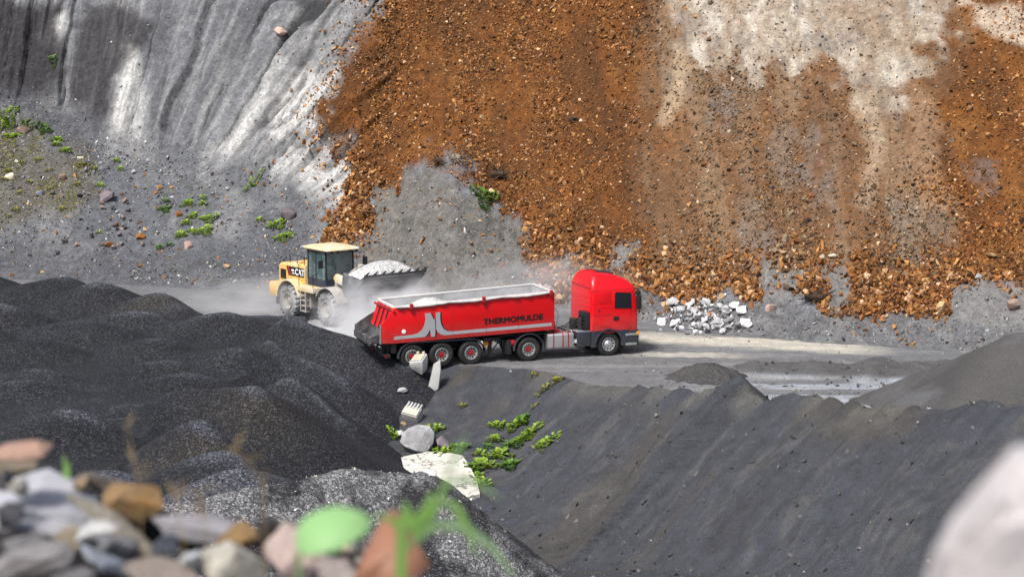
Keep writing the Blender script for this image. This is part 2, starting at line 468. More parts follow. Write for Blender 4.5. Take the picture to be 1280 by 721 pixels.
# ------------------------------------------------------------------ black gravel stockpile
M['black_gravel'] = gravel_mat('black_gravel', (.004, .004, .005), (.018, .0195, .024), (.062, .066, .076), 20, .74, .05, tinted=True)
xs = axis((-45, -30, .5), (-30, -1, .075)); ys = axis((50, 62, .16), (62, 104, .10))
X, Y = np.meshgrid(xs, ys); Z = pile_z(X, Y); G0 = ground_z(X, Y)
keep = Z > G0 - .06
# crests painted paler as if lit, and each load is a slightly different batch
def blur(a, n_, ax):
    k_ = np.hanning(n_ + 2)[1:-1]; k_ /= k_.sum()
    return np.apply_along_axis(lambda r_: np.convolve(np.pad(r_, n_ // 2, mode='edge'), k_, 'valid'), ax, a)
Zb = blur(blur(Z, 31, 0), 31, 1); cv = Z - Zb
lit_crest = sstep(.09, .24, cv + .03 * fbm(X * 1.5, Y * 1.5, 3, 63))
pt = np.ones(X.shape + (3,))
bt = np.zeros(X.shape); bd = np.full(X.shape, 1e9)
for i_, (cx_, cy_, *_r) in enumerate(MOUNDS):
    d_ = np.hypot((X - cx_) * .7, Y - cy_ + 1.0) + .5 * fbm(X * .6, Y * .6, 3, 64); m_ = d_ < bd; bd = np.where(m_, d_, bd); bt = np.where(m_, (i_ * 37 % 11) / 10, bt)
bt = blur(blur(bt, 9, 0), 9, 1)
pt *= (.86 + .24 * bt)[..., None]
brn = np.exp(-(((X + 9.3) / 2.2) ** 2 + ((Y - 72.8) / 2.0) ** 2)) + np.exp(-(((X + 10.2) / 2) ** 2 + ((Y - 65.2) / 1.6) ** 2)) + .8 * np.exp(-(((X + 17) / 2) ** 2 + ((Y - 96) / 1.6) ** 2))
a = np.clip(brn, 0, 1)[..., None]; pt = pt * (1 - a) + pt * np.array((1.55, 1.32, 1.05)) * a
cv2 = Z - blur(blur(Z, 11, 0), 11, 1); lit_crest = np.maximum(lit_crest, .8 * sstep(.020, .055, cv2))
a = (lit_crest * .8)[..., None]; pt = pt * (1 - a) + np.array((3.0, 3.0, 3.05)) * a
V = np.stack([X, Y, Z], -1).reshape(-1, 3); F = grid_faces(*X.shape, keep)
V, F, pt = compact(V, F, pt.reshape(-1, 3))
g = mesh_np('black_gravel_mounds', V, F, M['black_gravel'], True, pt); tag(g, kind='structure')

M['mottled_gravel'] = gravel_mat('mottled_gravel', (.010, .010, .012), (.030, .031, .035), (.16, .16, .165), 22, .8, .05,
                                 (.6, .44, .55, (.05, .05, .054), (.13, .13, .136), (.34, .335, .325)))
xs = axis((-16, 3, .07)); ys = axis((44, 68, .09))
X, Y = np.meshgrid(xs, ys); Z = mottle_z(X, Y); G0 = np.maximum(ground_z(X, Y), pile_z(X, Y))
V = np.stack([X, Y, Z], -1).reshape(-1, 3); F = grid_faces(*X.shape, Z > G0 - .08); V, F, _ = compact(V, F)
g = mesh_np('gravel_pile', V, F, M['mottled_gravel'])
tag(g, 'low heap of mottled black and pale grey gravel in front of the white slab', 'gravel pile')

M['grey_sand'] = gravel_mat('grey_sand', (.05, .049, .049), (.066, .064, .064), (.09, .088, .085), 26, .9, .02, (.3, .5, .62, (.07, .07, .074), (.088, .088, .092), (.11, .11, .11)))
xs = axis((11, 28, .1)); ys = axis((58, 86, .12))
X, Y = np.meshgrid(xs, ys); Z = right_pile_z(X, Y); G0 = ground_z(X, Y)
V = np.stack([X, Y, Z], -1).reshape(-1, 3); F = grid_faces(*X.shape, Z > G0 - .06); V, F, _ = compact(V, F)
g = mesh_np('sand_pile', V, F, M['grey_sand'])
tag(g, 'big smooth grey sand pile rising beyond the spoil ridge at the right edge', 'sand pile')

# small heap of dark dirt on the floor in front of the road
hp = at(884, 463, 81.6)
xs = axis((hp.x - 2, hp.x + 2, .06)); ys = axis((hp.y - 2, hp.y + 2.4, .08))
X, Y = np.meshgrid(xs, ys)
d = np.hypot((X - hp.x) * .85, (Y - hp.y - .3) * .9)
Z = .68 - .58 * (np.sqrt(d * d + .12) - .3) + .12 * fbm(X * 2.4, Y * 2.4, 4, 52); G0 = ground_z(X, Y)
V = np.stack([X, Y, Z], -1).reshape(-1, 3); F = grid_faces(*X.shape, Z > G0 - .05); V, F, _ = compact(V, F)
M['dark_dirt'] = gravel_mat('dark_dirt', (.04, .04, .04), (.062, .06, .06), (.11, .105, .1), 12, .9, .06)
g = mesh_np('dirt_heap', V, F, M['dark_dirt'])
tag(g, 'small dark dirt heap on the quarry floor in front of the pale road', 'dirt heap')

# ------------------------------------------------------------------ quarry face
def P2(pts):   # outline in the photo -> outline on the face, in metres (x, z)
    out = []
    for px, py in pts:
        if py <= 2:       # continue past the top of the frame
            p = on_cliff(px, 3); q = on_cliff(px, 40)
            e = (p - q).normalized(); w = p + e * (18 if py < 0 else 0); out.append((w.x, w.z))
        else:
            w = on_cliff(px, py); out.append((w.x, w.z))
    return out

xs = axis((-70, -34, 1.0), (-34, -7, .065), (-7, 27, .10), (27, 70, 1.0))
zsrow = None
rows = axis((-3, 0, .5), (0, 30, .10), (30, 48, .6), (48, 160, 8))
X, T = np.meshgrid(xs, rows)
YB = np.interp(X, _fx, _YB)
Y = YB + T
# pack rows evenly up the steep parts by stretching
Z = cliff_z(X, Y)
gx = np.gradient(Z, axis=1) / np.maximum(np.gradient(X, axis=1), 1e-6); gy = np.gradient(Z, axis=0) / np.gradient(Y, axis=0)
gx = gx - gy * np.gradient(Y, axis=1) / np.maximum(np.gradient(X, axis=1), 1e-6)
N = np.stack([-gx, -gy, np.ones_like(Z)], -1); N /= np.linalg.norm(N, axis=-1, keepdims=True)

def mask(pts, soft=.35, warp=.5, seed=0, fr=.6):
    pl = P2(pts)
    wx = X + warp * fbm(X * fr, Z * fr, 3, 200 + seed); wz = Z + warp * fbm(X * fr, Z * fr, 3, 300 + seed)
    return sstep(soft, -soft, poly_sd(wx, wz, pl))

U = [(-1, -1)]
ORANGE = [(482, -1), (482, 1), (440, 68), (412, 130), (405, 175), (440, 185), (428, 245), (422, 300), (452, 300), (470, 225), (540, 206), (600, 235), (655, 270), (668, 340), (690, 372),
          (760, 380), (800, 388), (905, 372), (955, 392), (1000, 360), (1075, 408), (1175, 414), (1212, 352), (1340, 362), (1620, 380), (1620, 1), (1620, -1)]
BROWN = [(812, -1), (812, 1), (800, 80), (820, 190), (790, 330), (960, 345), (1090, 330), (1180, 330), (1160, 150), (1190, 60), (1200, 1), (1200, -1)]
OUTCROP = [(822, -1), (822, 1), (848, 50), (862, 82), (905, 92), (985, 95), (1020, 72), (1060, 100), (1085, 140), (1120, 125), (1160, 60), (1175, 1), (1175, -1)]
GREYGAPS = [[(958, 330), (1010, 330), (1005, 385), (962, 390)], [(1028, 332), (1062, 330), (1062, 385), (1030, 380)], [(1195, 352), (1340, 358), (1600, 372), (1600, 420), (1190, 412)],
            [(702, 318), (730, 318), (726, 347), (703, 345)], [(765, 303), (788, 300), (786, 348), (766, 345)], [(1015, 215), (1040, 220), (1036, 285), (1012, 270)],
            [(1205, 200), (1240, 205), (1230, 235), (1208, 225)], [(880, 105), (925, 110), (915, 150), (885, 145)], [(945, 270), (975, 290), (960, 330), (940, 320)]]
m_or = mask(ORANGE, .5, 1.2, 1, .9); m_br = mask(BROWN, .9, 1.4, 2); m_out = mask(OUTCROP, .6, 1.7, 3, 1.1)
m_gap = np.zeros_like(Z)
for i, g_ in enumerate(GREYGAPS): m_gap = np.maximum(m_gap, mask(g_, .3 if i < 5 else .5, .5 if i < 5 else 1.3, 4 + i, .6 if i < 5 else 1.2) * (1 if i < 5 else .45))
HUMP = [(470, 222), (540, 212), (600, 240), (652, 272), (662, 340), (690, 380), (480, 380), (440, 340), (450, 300)]
m_hump = mask(HUMP, .6, 1.1, 21, 1.2)
tb = np.interp(X, _fx, _HA) / np.interp(X, _fx, _SA)
m_berm = sstep(.35, -.15, Z - 1.05 + .35 * fbm(X * .5, Z, 3, 40)) * sstep(2, 5, X)
m_grey = 1 - m_or

# relief of the left rock: long gullies that lean further over to the right
lean = np.interp(X, [-40, -27, -20, -14, -7], [-.15, -.05, .1, .55, .75])
_lu = np.linspace(-80, 80, 1601); _ll = np.convolve(np.pad(np.interp(_lu, [-40, -27, -20, -14, -7], [-.05, .05, .38, .95, 1.15]), 20, mode='edge'), np.ones(41) / 41, 'valid'); _ld = np.gradient(_ll, _lu)
u = X.copy()                                   # foot of the joint that passes through each point; joints fan out upward
for _ in range(12):
    e_ = u + np.interp(u, _lu, _ll) * (Z - 6) - X
    u = u - e_ / np.maximum(1 + np.interp(u, _lu, _ld) * (Z - 6), .3)
up = sstep(.5, 2.5, Z - np.interp(X, _fx, _HA) * np.interp(X, [-40, -31, -24, 0], [1.3, 1.3, 1, 1]))
leftm = sstep(-5.5, -9, X)
gul = ridged(u * .36, Z * .045, 4, 101) - .4
gul2 = ridged(u * 1.2, Z * .13, 4, 111) - .4
crag = fbm(u * 1.6, Z * .7, 5, 121, .6)
crk = np.abs(vnoise(u * .75 + .10 * vnoise(u * 2, Z * .9, 7), Z * .03, 125)); crk2 = np.abs(vnoise(u * 1.7 + .22 * vnoise(u * 2.5, Z * 1.3, 8), Z * .07, 126))
crack = np.maximum(sstep(.06, .015, crk) * sstep(-.3, .1, vnoise(X * .4, Z * .25, 128)), .7 * sstep(.075, .015, crk2) * sstep(0, .3, vnoise(X * .3, Z * .3, 127)))
shp = ridged(u * .8 + .4 * fbm(u * .9, Z * .3, 3, 133), Z * .22, 5, 134) - .4
sl_u = u * .42 + .10 * vnoise(u * .8, Z * .35, 141) + .02 * vnoise(u * 3, Z * 1.8, 143); sl_i = np.floor(sl_u); sl_f = sl_u - sl_i
slab = .7 * _hash(sl_i, sl_i * 0, 9) + (sl_f - .5) * .9 * _hash(sl_i, sl_i * 0 + 3, 10)
sl2 = u * 1.15 + .16 * vnoise(u * 1.2, Z * .5, 142) + .04 * vnoise(u * 4, Z * 2.5, 144); s2_i = np.floor(sl2); slab2 = .5 * _hash(s2_i, s2_i * 0 + 5, 12) + (sl2 - s2_i - .5) * .8 * _hash(s2_i, s2_i * 0 + 7, 13)
disp = leftm * up * (  .10 * gul + .40 * slab + .14 * slab2 + .05 * gul2 + .05 * shp + .20 * crag - .42 * crack + .06 * (ridged(u * 3.2, Z * .5, 3, 137) - .3)) + leftm * (1 - up) * (.22 * fbm(X * .5, Z * .6, 5, 131) + .07 * fbm(X * 2.5, Z * 3, 4, 132))
rub = fbm(X * 2.6, Z * 2.6, 4, 141, .65)
disp = disp + (1 - leftm) * (.25 * fbm(X * .25, Z * .12, 4, 151) + .10 * rub * (1 - .5 * m_out) + .12 * ridged(X * .9, Z * .16, 3, 155))
disp = disp + m_out * (.35 * (ridged(X * .7, Z * .25, 4, 161) - .3)) - m_hump * .05 + m_or * leftm * .35
disp = disp * sstep(-.2, 1.0, Z)
PX, PY, PZ = X + N[..., 0] * disp, Y + N[..., 1] * disp, Z + N[..., 2] * disp

C = np.empty(X.shape + (3,)); C[:] = (.145, .150, .162)
def lay(m, col):
    global C
    C = C * (1 - m[..., None]) + np.array(col) * m[..., None]
band = fbm(u * .35, Z * .04, 4, 171); band2 = fbm(u * 1.3, Z * .12, 4, 172)
lay(sstep(.05, .5, band) * .5 * leftm, (.28, .277, .27))
lay(sstep(-.02, -.4, band) * .75 * leftm, (.085, .087, .095))
lay(sstep(.1, .5, band2) * .3 * leftm * up, (.33, .325, .315))
lay(sstep(-.15, -.5, band2) * .5 * leftm * up, (.10, .10, .108))
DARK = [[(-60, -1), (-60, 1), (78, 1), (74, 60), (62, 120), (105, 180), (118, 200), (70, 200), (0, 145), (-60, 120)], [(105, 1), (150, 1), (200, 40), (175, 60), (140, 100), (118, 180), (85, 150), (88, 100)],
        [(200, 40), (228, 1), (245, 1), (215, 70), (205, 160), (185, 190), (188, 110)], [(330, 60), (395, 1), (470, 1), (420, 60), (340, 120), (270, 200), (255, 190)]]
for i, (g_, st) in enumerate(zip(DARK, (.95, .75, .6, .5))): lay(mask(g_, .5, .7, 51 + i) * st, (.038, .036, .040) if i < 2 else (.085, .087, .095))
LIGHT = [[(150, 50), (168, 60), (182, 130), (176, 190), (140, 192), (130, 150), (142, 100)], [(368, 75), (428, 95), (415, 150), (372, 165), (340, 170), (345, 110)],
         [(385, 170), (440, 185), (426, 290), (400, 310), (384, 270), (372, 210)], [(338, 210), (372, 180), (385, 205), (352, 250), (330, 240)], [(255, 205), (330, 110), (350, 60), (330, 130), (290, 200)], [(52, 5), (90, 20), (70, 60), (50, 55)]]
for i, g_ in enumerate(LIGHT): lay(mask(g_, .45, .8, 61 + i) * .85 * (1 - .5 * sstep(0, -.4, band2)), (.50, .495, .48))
rill = fbm(u * 3.4, Z * .22, 4, 174, .6)
lay(sstep(.05, .4, rill) * .3 * leftm * up, (.33, .33, .325)); lay(sstep(-.08, -.4, rill) * .35 * leftm * up, (.07, .071, .078))
lay(crack * leftm * up * .95, (.03, .03, .033))
lay(sstep(.10, .0, np.minimum(sl_f, 1 - sl_f)) * leftm * up * .5, (.06, .06, .065))
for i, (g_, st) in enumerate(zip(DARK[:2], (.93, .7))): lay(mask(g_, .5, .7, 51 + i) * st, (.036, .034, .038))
lay((1 - up) * leftm * .8, (.090, .094, .104))
lay((1 - up) * leftm * sstep(.05, .5, fbm(X * .5, Z * .8, 4, 181)) * .6, (.19, .19, .195))
lay((1 - up) * leftm * sstep(2.4, .8, Z) * .7, (.070, .072, .080))
m_spur = mask([(-60, 120), (0, 142), (60, 170), (120, 205), (130, 240), (60, 275), (-60, 300)], .6, .8, 71)
lay(m_spur * .85, (.10, .092, .075))
lay(m_hump, (.128, .122, .112))
lay(m_hump * sstep(.1, .4, fbm(X * .9, Z * .9, 4, 191)) * .7, (.085, .082, .078))
org = np.empty(C.shape); org[:] = (.130, .048, .012)
nn = fbm(X * .5, Z * .35, 4, 201)
a = sstep(0, .5, nn)[..., None] * .7; org = org * (1 - a) + np.array((.175, .075, .020)) * a
a = sstep(0, -.4, nn)[..., None] * .75; org = org * (1 - a) + np.array((.075, .032, .012)) * a
nd = fbm(X * 1.3, Z * .8, 4, 202); a = sstep(.05, -.4, nd)[..., None] * .5; org = org * (1 - a) + np.array((.06, .027, .011)) * a
a = (m_br * .82 * (.75 + .25 * fbm(X, Z * .3, 3, 204)))[..., None]; org = org * (1 - a) + np.array((.150, .088, .048)) * a
a = (m_br * sstep(.1, .45, fbm(X * .7, Z * .18, 4, 205)) * .4)[..., None]; org = org * (1 - a) + np.array((.22, .16, .105)) * a
a = (m_br * sstep(.15, .45, fbm(X * .6 + 9, Z * .4, 4, 206)) * .4)[..., None]; org = org * (1 - a) + np.array((.16, .15, .135)) * a
C = C * (1 - m_or[..., None]) + org * m_or[..., None]
out_c = np.empty(C.shape); out_c[:] = (.30, .25, .195)
on_ = fbm(X * 1.1, Z * .5, 6, 211, .65); a = sstep(.02, .4, on_)[..., None]; out_c = out_c * (1 - a) + np.array((.42, .38, .32)) * a
a = sstep(0, -.35, on_)[..., None] * .8; out_c = out_c * (1 - a) + np.array((.22, .16, .11)) * a
a = sstep(.1, .4, fbm(X * 1.3, Z * 1.0, 4, 213))[..., None] * .6; out_c = out_c * (1 - a) + np.array((.20, .175, .15)) * a
a = (m_out * .95)[..., None]; C = C * (1 - a) + out_c * a
STREAK = [([(1062, 110), (1090, 120), (1098, 200), (1088, 270), (1072, 265), (1080, 200)], .5, (.36, .29, .21)), ([(1140, 110), (1165, 130), (1175, 200), (1205, 260), (1150, 265), (1130, 190)], .6, (.26, .165, .10)),
          ([(1195, -1), (1195, 1), (1340, 1), (1340, 60), (1260, 55), (1220, 30)], .7, (.45, .38, .30)), ([(845, 60), (862, 85), (840, 160), (828, 150)], .7, (.36, .27, .18))]
for i, (g_, st, cc) in enumerate(STREAK): lay(mask(g_, .3, .6, 81 + i) * st, cc)
lay(m_gap * .92, (.155, .152, .148)); lay(m_berm * .95, (.108, .108, .112))
lay(m_berm * sstep(.1, .4, fbm(X * 1.2, Z * 2, 4, 221)) * .6, (.16, .16, .16))

k = NT('quarry_rock'); c = k.coord()
t = k.tint()
n1 = k.noise(c, 2.2, 8, .68); sp = k.bw(k.voro(c, 7)); sp2 = k.bw(k.voro(c, 17))
col = k.mix(1, t, k.ramp(n1, [(.28, .62), (.72, 1.38)]), 'MULTIPLY')
col = k.mix(1, col, k.ramp(sp, [(0, .84), (.5, 1), (.9, 1.06), (1, 1.25)]), 'MULTIPLY')
col = k.mix(1, col, k.ramp(sp2, [(0, .86), (.5, 1), (.92, 1.06), (1, 1.35)]), 'MULTIPLY')
h = k.n('ShaderNodeMath', operation='ADD'); k.l(k.noise(c, 3.2, 9, .7), h.inputs[0])
h2 = k.n('ShaderNodeMath', operation='MULTIPLY'); k.l(k.voro(c, 9, 'Distance'), h2.inputs[0]); h2.inputs[1].default_value = .35; k.l(h2.outputs[0], h.inputs[1])
M['rock'] = k.out(col, .93, normal=k.bump(h.outputs[0], .9, .11), spec=.2)
V = np.stack([PX, PY, PZ], -1).reshape(-1, 3)
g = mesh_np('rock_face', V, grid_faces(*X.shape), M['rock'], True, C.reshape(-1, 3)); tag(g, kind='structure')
CL = dict(X=X, Y=PY, Z=PZ, PX=PX, N=N, OR=m_or, BR=m_br, OUT=m_out, GAP=m_gap, BERM=m_berm, HUMP=m_hump, LEFT=leftm, UP=up, SPUR=m_spur, ZB=Z)
# ------------------------------------------------------------------ solid-shape builder
class MB:
    def __init__(s): s.v = []; s.f = []
    def add(s, v, f):
        b = len(s.v); s.v += [tuple(p) for p in v]; s.f += [[b + i for i in q] for q in f]; return s
    def box(s, x0, x1, y0, y1, z0, z1):
        return s.add([(x0, y0, z0), (x1, y0, z0), (x1, y1, z0), (x0, y1, z0), (x0, y0, z1), (x1, y0, z1), (x1, y1, z1), (x0, y1, z1)],
                     [(0, 3, 2, 1), (4, 5, 6, 7), (0, 1, 5, 4), (1, 2, 6, 5), (2, 3, 7, 6), (3, 0, 4, 7)])
    def prism(s, pts, y0, y1):
        """outline in (x, z) between y0 and y1; y0/y1 may be functions of z"""
        f0 = y0 if callable(y0) else (lambda z: y0); f1 = y1 if callable(y1) else (lambda z: y1)
        n = len(pts); v = [(x, f0(z), z) for x, z in pts] + [(x, f1(z), z) for x, z in pts]
        return s.add(v, [list(range(n)), list(range(2 * n - 1, n - 1, -1))] + [(i, i + n, (i + 1) % n + n, (i + 1) % n) for i in range(n)])
    def loft(s, rings, caps=True):
        n = len(rings[0]); v = [p for r in rings for p in r]; f = []
        for k in range(len(rings) - 1):
            for i in range(n): f.append((k * n + i, k * n + (i + 1) % n, (k + 1) * n + (i + 1) % n, (k + 1) * n + i))
        if caps: f += [list(range(n - 1, -1, -1)), list(range((len(rings) - 1) * n, len(rings) * n))]
        return s.add(v, f)
    def tube(s, pts, r, n=8, caps=True):
        pts = [Vector(p) for p in pts]; rings = []; up = None
        rr = r if isinstance(r, (list, tuple)) else [r] * len(pts)
        for i, p in enumerate(pts):
            d = (pts[min(i + 1, len(pts) - 1)] - pts[max(i - 1, 0)]).normalized()
            if up is None:
                up = Vector((0, 0, 1)) if abs(d.z) < .9 else Vector((1, 0, 0))
            a = d.cross(up).normalized(); b = a.cross(d); up = b
            rings.append([p + (a * math.cos(t) + b * math.sin(t)) * rr[i] for t in [2 * math.pi * j / n for j in range(n)]])
        return s.loft(rings, caps)
    def cyl(s, p0, p1, r0, r1=None, n=20):
        return s.tube([p0, p1], [r0, r1 if r1 is not None else r0], n)
    def lathe_y(s, prof, cx, cz, y0, n=40, sgn=1):
        """closed profile [(radius, offset)] turned about an axis parallel to y"""
        m = len(prof); v = []; f = []
        for j in range(n):
            a = 2 * math.pi * j / n
            v += [(cx + r * math.cos(a), y0 + sgn * o, cz + r * math.sin(a)) for r, o in prof]
        for j in range(n):
            for i in range(m - 1):
                f.append((j * m + i, j * m + i + 1, ((j + 1) % n) * m + i + 1, ((j + 1) % n) * m + i))
        return s.add(v, f)
    def xform(s, mat):
        s.v = [tuple(mat @ Vector(p)) for p in s.v]; return s
    def build(s, name, mat, parent=None, bevel=0, smooth=False, seg=2, sub=0):
        me = bpy.data.meshes.new(name); me.from_pydata(s.v, [], s.f); me.update()
        bm = bmesh.new(); bm.from_mesh(me)
        bmesh.ops.remove_doubles(bm, verts=bm.verts, dist=1e-5)
        bmesh.ops.recalc_face_normals(bm, faces=bm.faces)
        if bevel:
            ed = [e for e in bm.edges if len(e.link_faces) == 2 and e.calc_face_angle(0) > .5]
            bmesh.ops.bevel(bm, geom=ed, offset=bevel, segments=seg, profile=.6, affect='EDGES', clamp_overlap=True)
        if smooth or bevel:
            for f in bm.faces: f.smooth = True
            for e in bm.edges:
                if len(e.link_faces) == 2 and e.calc_face_angle(0) > R(38): e.smooth = False
        bm.to_mesh(me); bm.free()
        if mat: me.materials.append(mat)
        return link(bpy.data.objects.new(name, me), parent)

def empty(name, loc, rz=0):
    o = bpy.data.objects.new(name, None); COL.objects.link(o); o.location = loc; o.rotation_euler = (0, 0, rz); o.empty_display_size = .3
    return o

def text_mesh(name, txt, size, mat, parent, mtx, sx=1.0, extrude=.004, bold=.0):
    cu = bpy.data.curves.new(name, 'FONT'); cu.body = txt; cu.size = size; cu.extrude = extrude; cu.offset = bold; cu.space_character = 1.05
    cu.resolution_u = 3
    tmp = bpy.data.objects.new(name, cu); COL.objects.link(tmp)
    dg = bpy.context.evaluated_depsgraph_get(); dg.update()
    me = bpy.data.meshes.new_from_object(tmp.evaluated_get(dg))
    bpy.data.objects.remove(tmp); bpy.data.curves.remove(cu)
    me.transform(Matrix.Diagonal((sx, 1, 1, 1))); me.transform(mtx)
    me.materials.clear(); me.materials.append(mat); me.name = name
    return link(bpy.data.objects.new(name, me), parent)

def copy_tree(o, parent=None):
    c = o.copy(); COL.objects.link(c)
    if parent is not None:
        c.parent = parent; c.matrix_parent_inverse = o.matrix_parent_inverse
    for ch in o.children: copy_tree(ch, c)
    return c

dust_c = (.45, .43, .40)
M['red_paint'] = plain('red_paint', (.60, .004, .007), .36, 0, .07, 1.2, ((.36, .06, .05), .60, .9), spec=.35, splash=((.26, .17, .15), 2.0, 1.05, .42))
M['cab_red'] = plain('cab_red', (.66, .004, .010), .30, 0, .05, 1.0, ((.42, .04, .04), .62, .95), spec=.4, splash=((.26, .17, .15), 2.0, 1.0, .38))
M['dark_plastic'] = plain('dark_plastic', (.020, .024, .036), .5, 0, .2, 3, ((.12, .12, .12), .55, .85), splash=((.13, .125, .12), 1.1, .3, .5))
M['black_steel'] = plain('black_steel', (.010, .010, .012), .6, 0, .2, 4, ((.07, .065, .06), .55, .9))
M['silver'] = plain('silver_metal', (.5, .5, .5), .38, .7, .08, 2, ((.42, .40, .38), .5, .85))
M['alu_wall'] = plain('bare_aluminium', (.46, .46, .47), .55, .2, .15, 1.2, ((.26, .26, .26), .45, .7))
M['white_rail'] = plain('dusty_white_rail', (.56, .545, .53), .7, 0, .08, 3)
M['tarp'] = plain('rolled_tarpaulin', (.50, .46, .44), .8, 0, .15, 3)
M['rubber'] = plain('tyre_rubber', (.012, .012, .012), .75, 0, .25, 6, ((.06, .058, .055), .5, .9), bump=.3)
M['dusty_rubber'] = plain('dusty_rubber', (.06, .06, .062), .9, 0, .2, 3, ((.36, .36, .37), .34, .62), bump=.4)
M['hub_red'] = plain('hub_red', (.30, .010, .010), .5)
M['glass'] = plain('tinted_glass', (.012, .014, .016), .06, 0, .1, 2, spec=.6)
M['cab_glass'] = plain('green_cab_glass', (.05, .085, .09), .08, 0, .4, 1.5, ((.22, .28, .28), .46, .7), spec=.8)  # paler blotches painted into the panes in place of reflections
M['stripe_grey'] = plain('grey_marking', (.34, .34, .36), .5, 0, .06, 4)
M['black_print'] = plain('black_print', (.006, .006, .006), .5)
M['white_print'] = plain('white_print', (.8, .8, .8), .5)
M['yellow'] = plain('machine_yellow', (.66, .37, .07), .45, 0, .08, 1.5, ((.52, .46, .36), .44, .70))
M['pale_yellow'] = plain('dusty_yellow', (.62, .45, .18), .5, 0, .12, 1.5, ((.56, .53, .46), .36, .62))
M['dusty_frame'] = plain('dusty_frame', (.36, .34, .31), .85, 0, .25, 2.5, ((.12, .115, .11), .5, .75))
M['bucket_steel'] = plain('bucket_steel', (.20, .205, .215), .42, .5, .25, 2.2, ((.36, .36, .36), .45, .7))
M['bucket_dark'] = plain('worn_dark_steel', (.055, .055, .06), .6, .2, .3, 3, ((.22, .22, .22), .45, .75))
M['orange_lamp'] = plain('orange_lamp', (.8, .30, .03), .3)
M['pale_load'] = gravel_mat('pale_load', (.28, .28, .28), (.52, .52, .52), (.85, .85, .85), 20, .8, .05)
M['white_load'] = gravel_mat('white_load', (.36, .355, .35), (.50, .495, .485), (.7, .69, .68), 18, .8, .04)

# ------------------------------------------------------------------ red articulated tipper truck
T0 = at(660, 451, 85.8); HEAD = R(20)
truck = empty('tipper_truck', (T0.x - math.sin(HEAD) * 1.1, T0.y + math.cos(HEAD) * 1.1, -.0), HEAD)
tag(truck, 'red semi tipper truck with dark chassis parked on the quarry road below the orange scree', 'truck')

def rrect(z, x0, x1, yh, rad, tilt=0, n=5):
    pts = []
    for cx, cy, a0 in ((x1 - rad, yh - rad, 0), (x0 + rad, yh - rad, 90), (x0 + rad, -yh + rad, 180), (x1 - rad, -yh + rad, 270)):
        for i in range(n):
            a = R(a0 + 90 * i / (n - 1)); x = cx + rad * math.cos(a)
            pts.append((x, cy + rad * math.sin(a), z - (x - 3.9) * tilt))
    return pts

# cab shell
b = MB()
b.loft([rrect(1.02, 2.95, 5.00, 1.20, .10), rrect(1.10, 2.87, 5.06, 1.23, .12), rrect(1.5, 2.86, 5.08, 1.245, .14), rrect(2.0, 2.86, 5.06, 1.25, .15), rrect(2.4, 2.86, 5.03, 1.25, .16),
        rrect(2.86, 2.865, 4.96, 1.24, .18), rrect(3.05, 2.87, 4.90, 1.205, .19, .02), rrect(3.28, 2.90, 4.76, 1.10, .22, .05), rrect(3.48, 2.98, 4.56, .98, .26, .09), rrect(3.60, 3.10, 4.32, .88, .28, .13), rrect(3.66, 3.25, 4.1, .74, .30, .15), rrect(3.68, 3.45, 3.95, .5, .24, .15)])
b.v = [(x, y, z if z < 2.9 else 2.9 + (z - 2.9) * .82) for x, y, z in b.v]
cab = b.build('cab', M['cab_red'], truck, smooth=True)
side = lambda off: (lambda z: -(np.interp(z, [1.0, 1.1, 1.5, 2.0, 2.4, 2.86, 3.05], [1.20, 1.23, 1.245, 1.25, 1.25, 1.24, 1.205]) + off))
# door and its lines
MB().prism([(3.82, 1.12), (4.70, 1.12), (4.76, 2.02), (4.74, 2.86), (3.82, 2.86)], side(.012), side(-.03)).build('door', M['cab_red'], cab, bevel=.008)
for a_, b_ in (((3.795, 1.12), (3.810, 2.86)), ((4.708, 1.12), (4.722, 2.05))): MB().prism([(a_[0], a_[1]), (b_[0], a_[1]), (b_[0], b_[1]), (a_[0], b_[1])], side(.004), side(-.02)).build('panel_gap', M['black_print'], cab)
MB().prism([(3.80, 1.10), (4.71, 1.10), (4.71, 1.118), (3.80, 1.118)], side(.004), side(-.02)).build('panel_gap', M['black_print'], cab)
MB().prism([(2.88, 2.90), (4.78, 2.90), (4.78, 2.912), (2.88, 2.912)], side(.003), side(-.02)).build('panel_gap', M['hub_red'], cab)
MB().prism([(3.3, 1.30), (3.7, 1.30), (3.7, 1.32), (3.3, 1.32)], side(.006), side(-.01)).build('body_crease', M['hub_red'], cab)
win = MB().prism([(3.95, 2.10), (4.74, 2.06), (4.71, 2.74), (4.02, 2.80), (3.95, 2.74)], side(.020), side(.0)).build('side_window', M['glass'], cab)
MB().prism([(3.90, 1.58), (4.14, 1.58), (4.14, 1.74), (3.90, 1.74)], side(.03), side(0)).build('door_handle', M['black_steel'], cab, bevel=.01)
MB().prism([(3.2, 2.16), (3.8, 2.12), (3.8, 2.145), (3.2, 2.185)], side(.010), side(0)).build('body_crease', M['cab_red'], cab, bevel=.004)
MB().prism([(3.0, 1.80), (3.80, 1.80), (3.80, 1.812), (3.0, 1.812)], side(.004), side(-.01)).build('panel_gap', M['black_steel'], cab)
MB().prism([(3.18, 2.32), (3.79, 2.32), (3.74, 2.86), (3.24, 2.86)], side(.008), side(-.01)).build('side_panel', M['cab_red'], cab, bevel=.02)
MB().prism([(3.18, 2.0), (3.26, 2.0), (3.26, 2.07), (3.18, 2.07)], side(.02), side(0)).build('side_vent', M['black_steel'], cab)
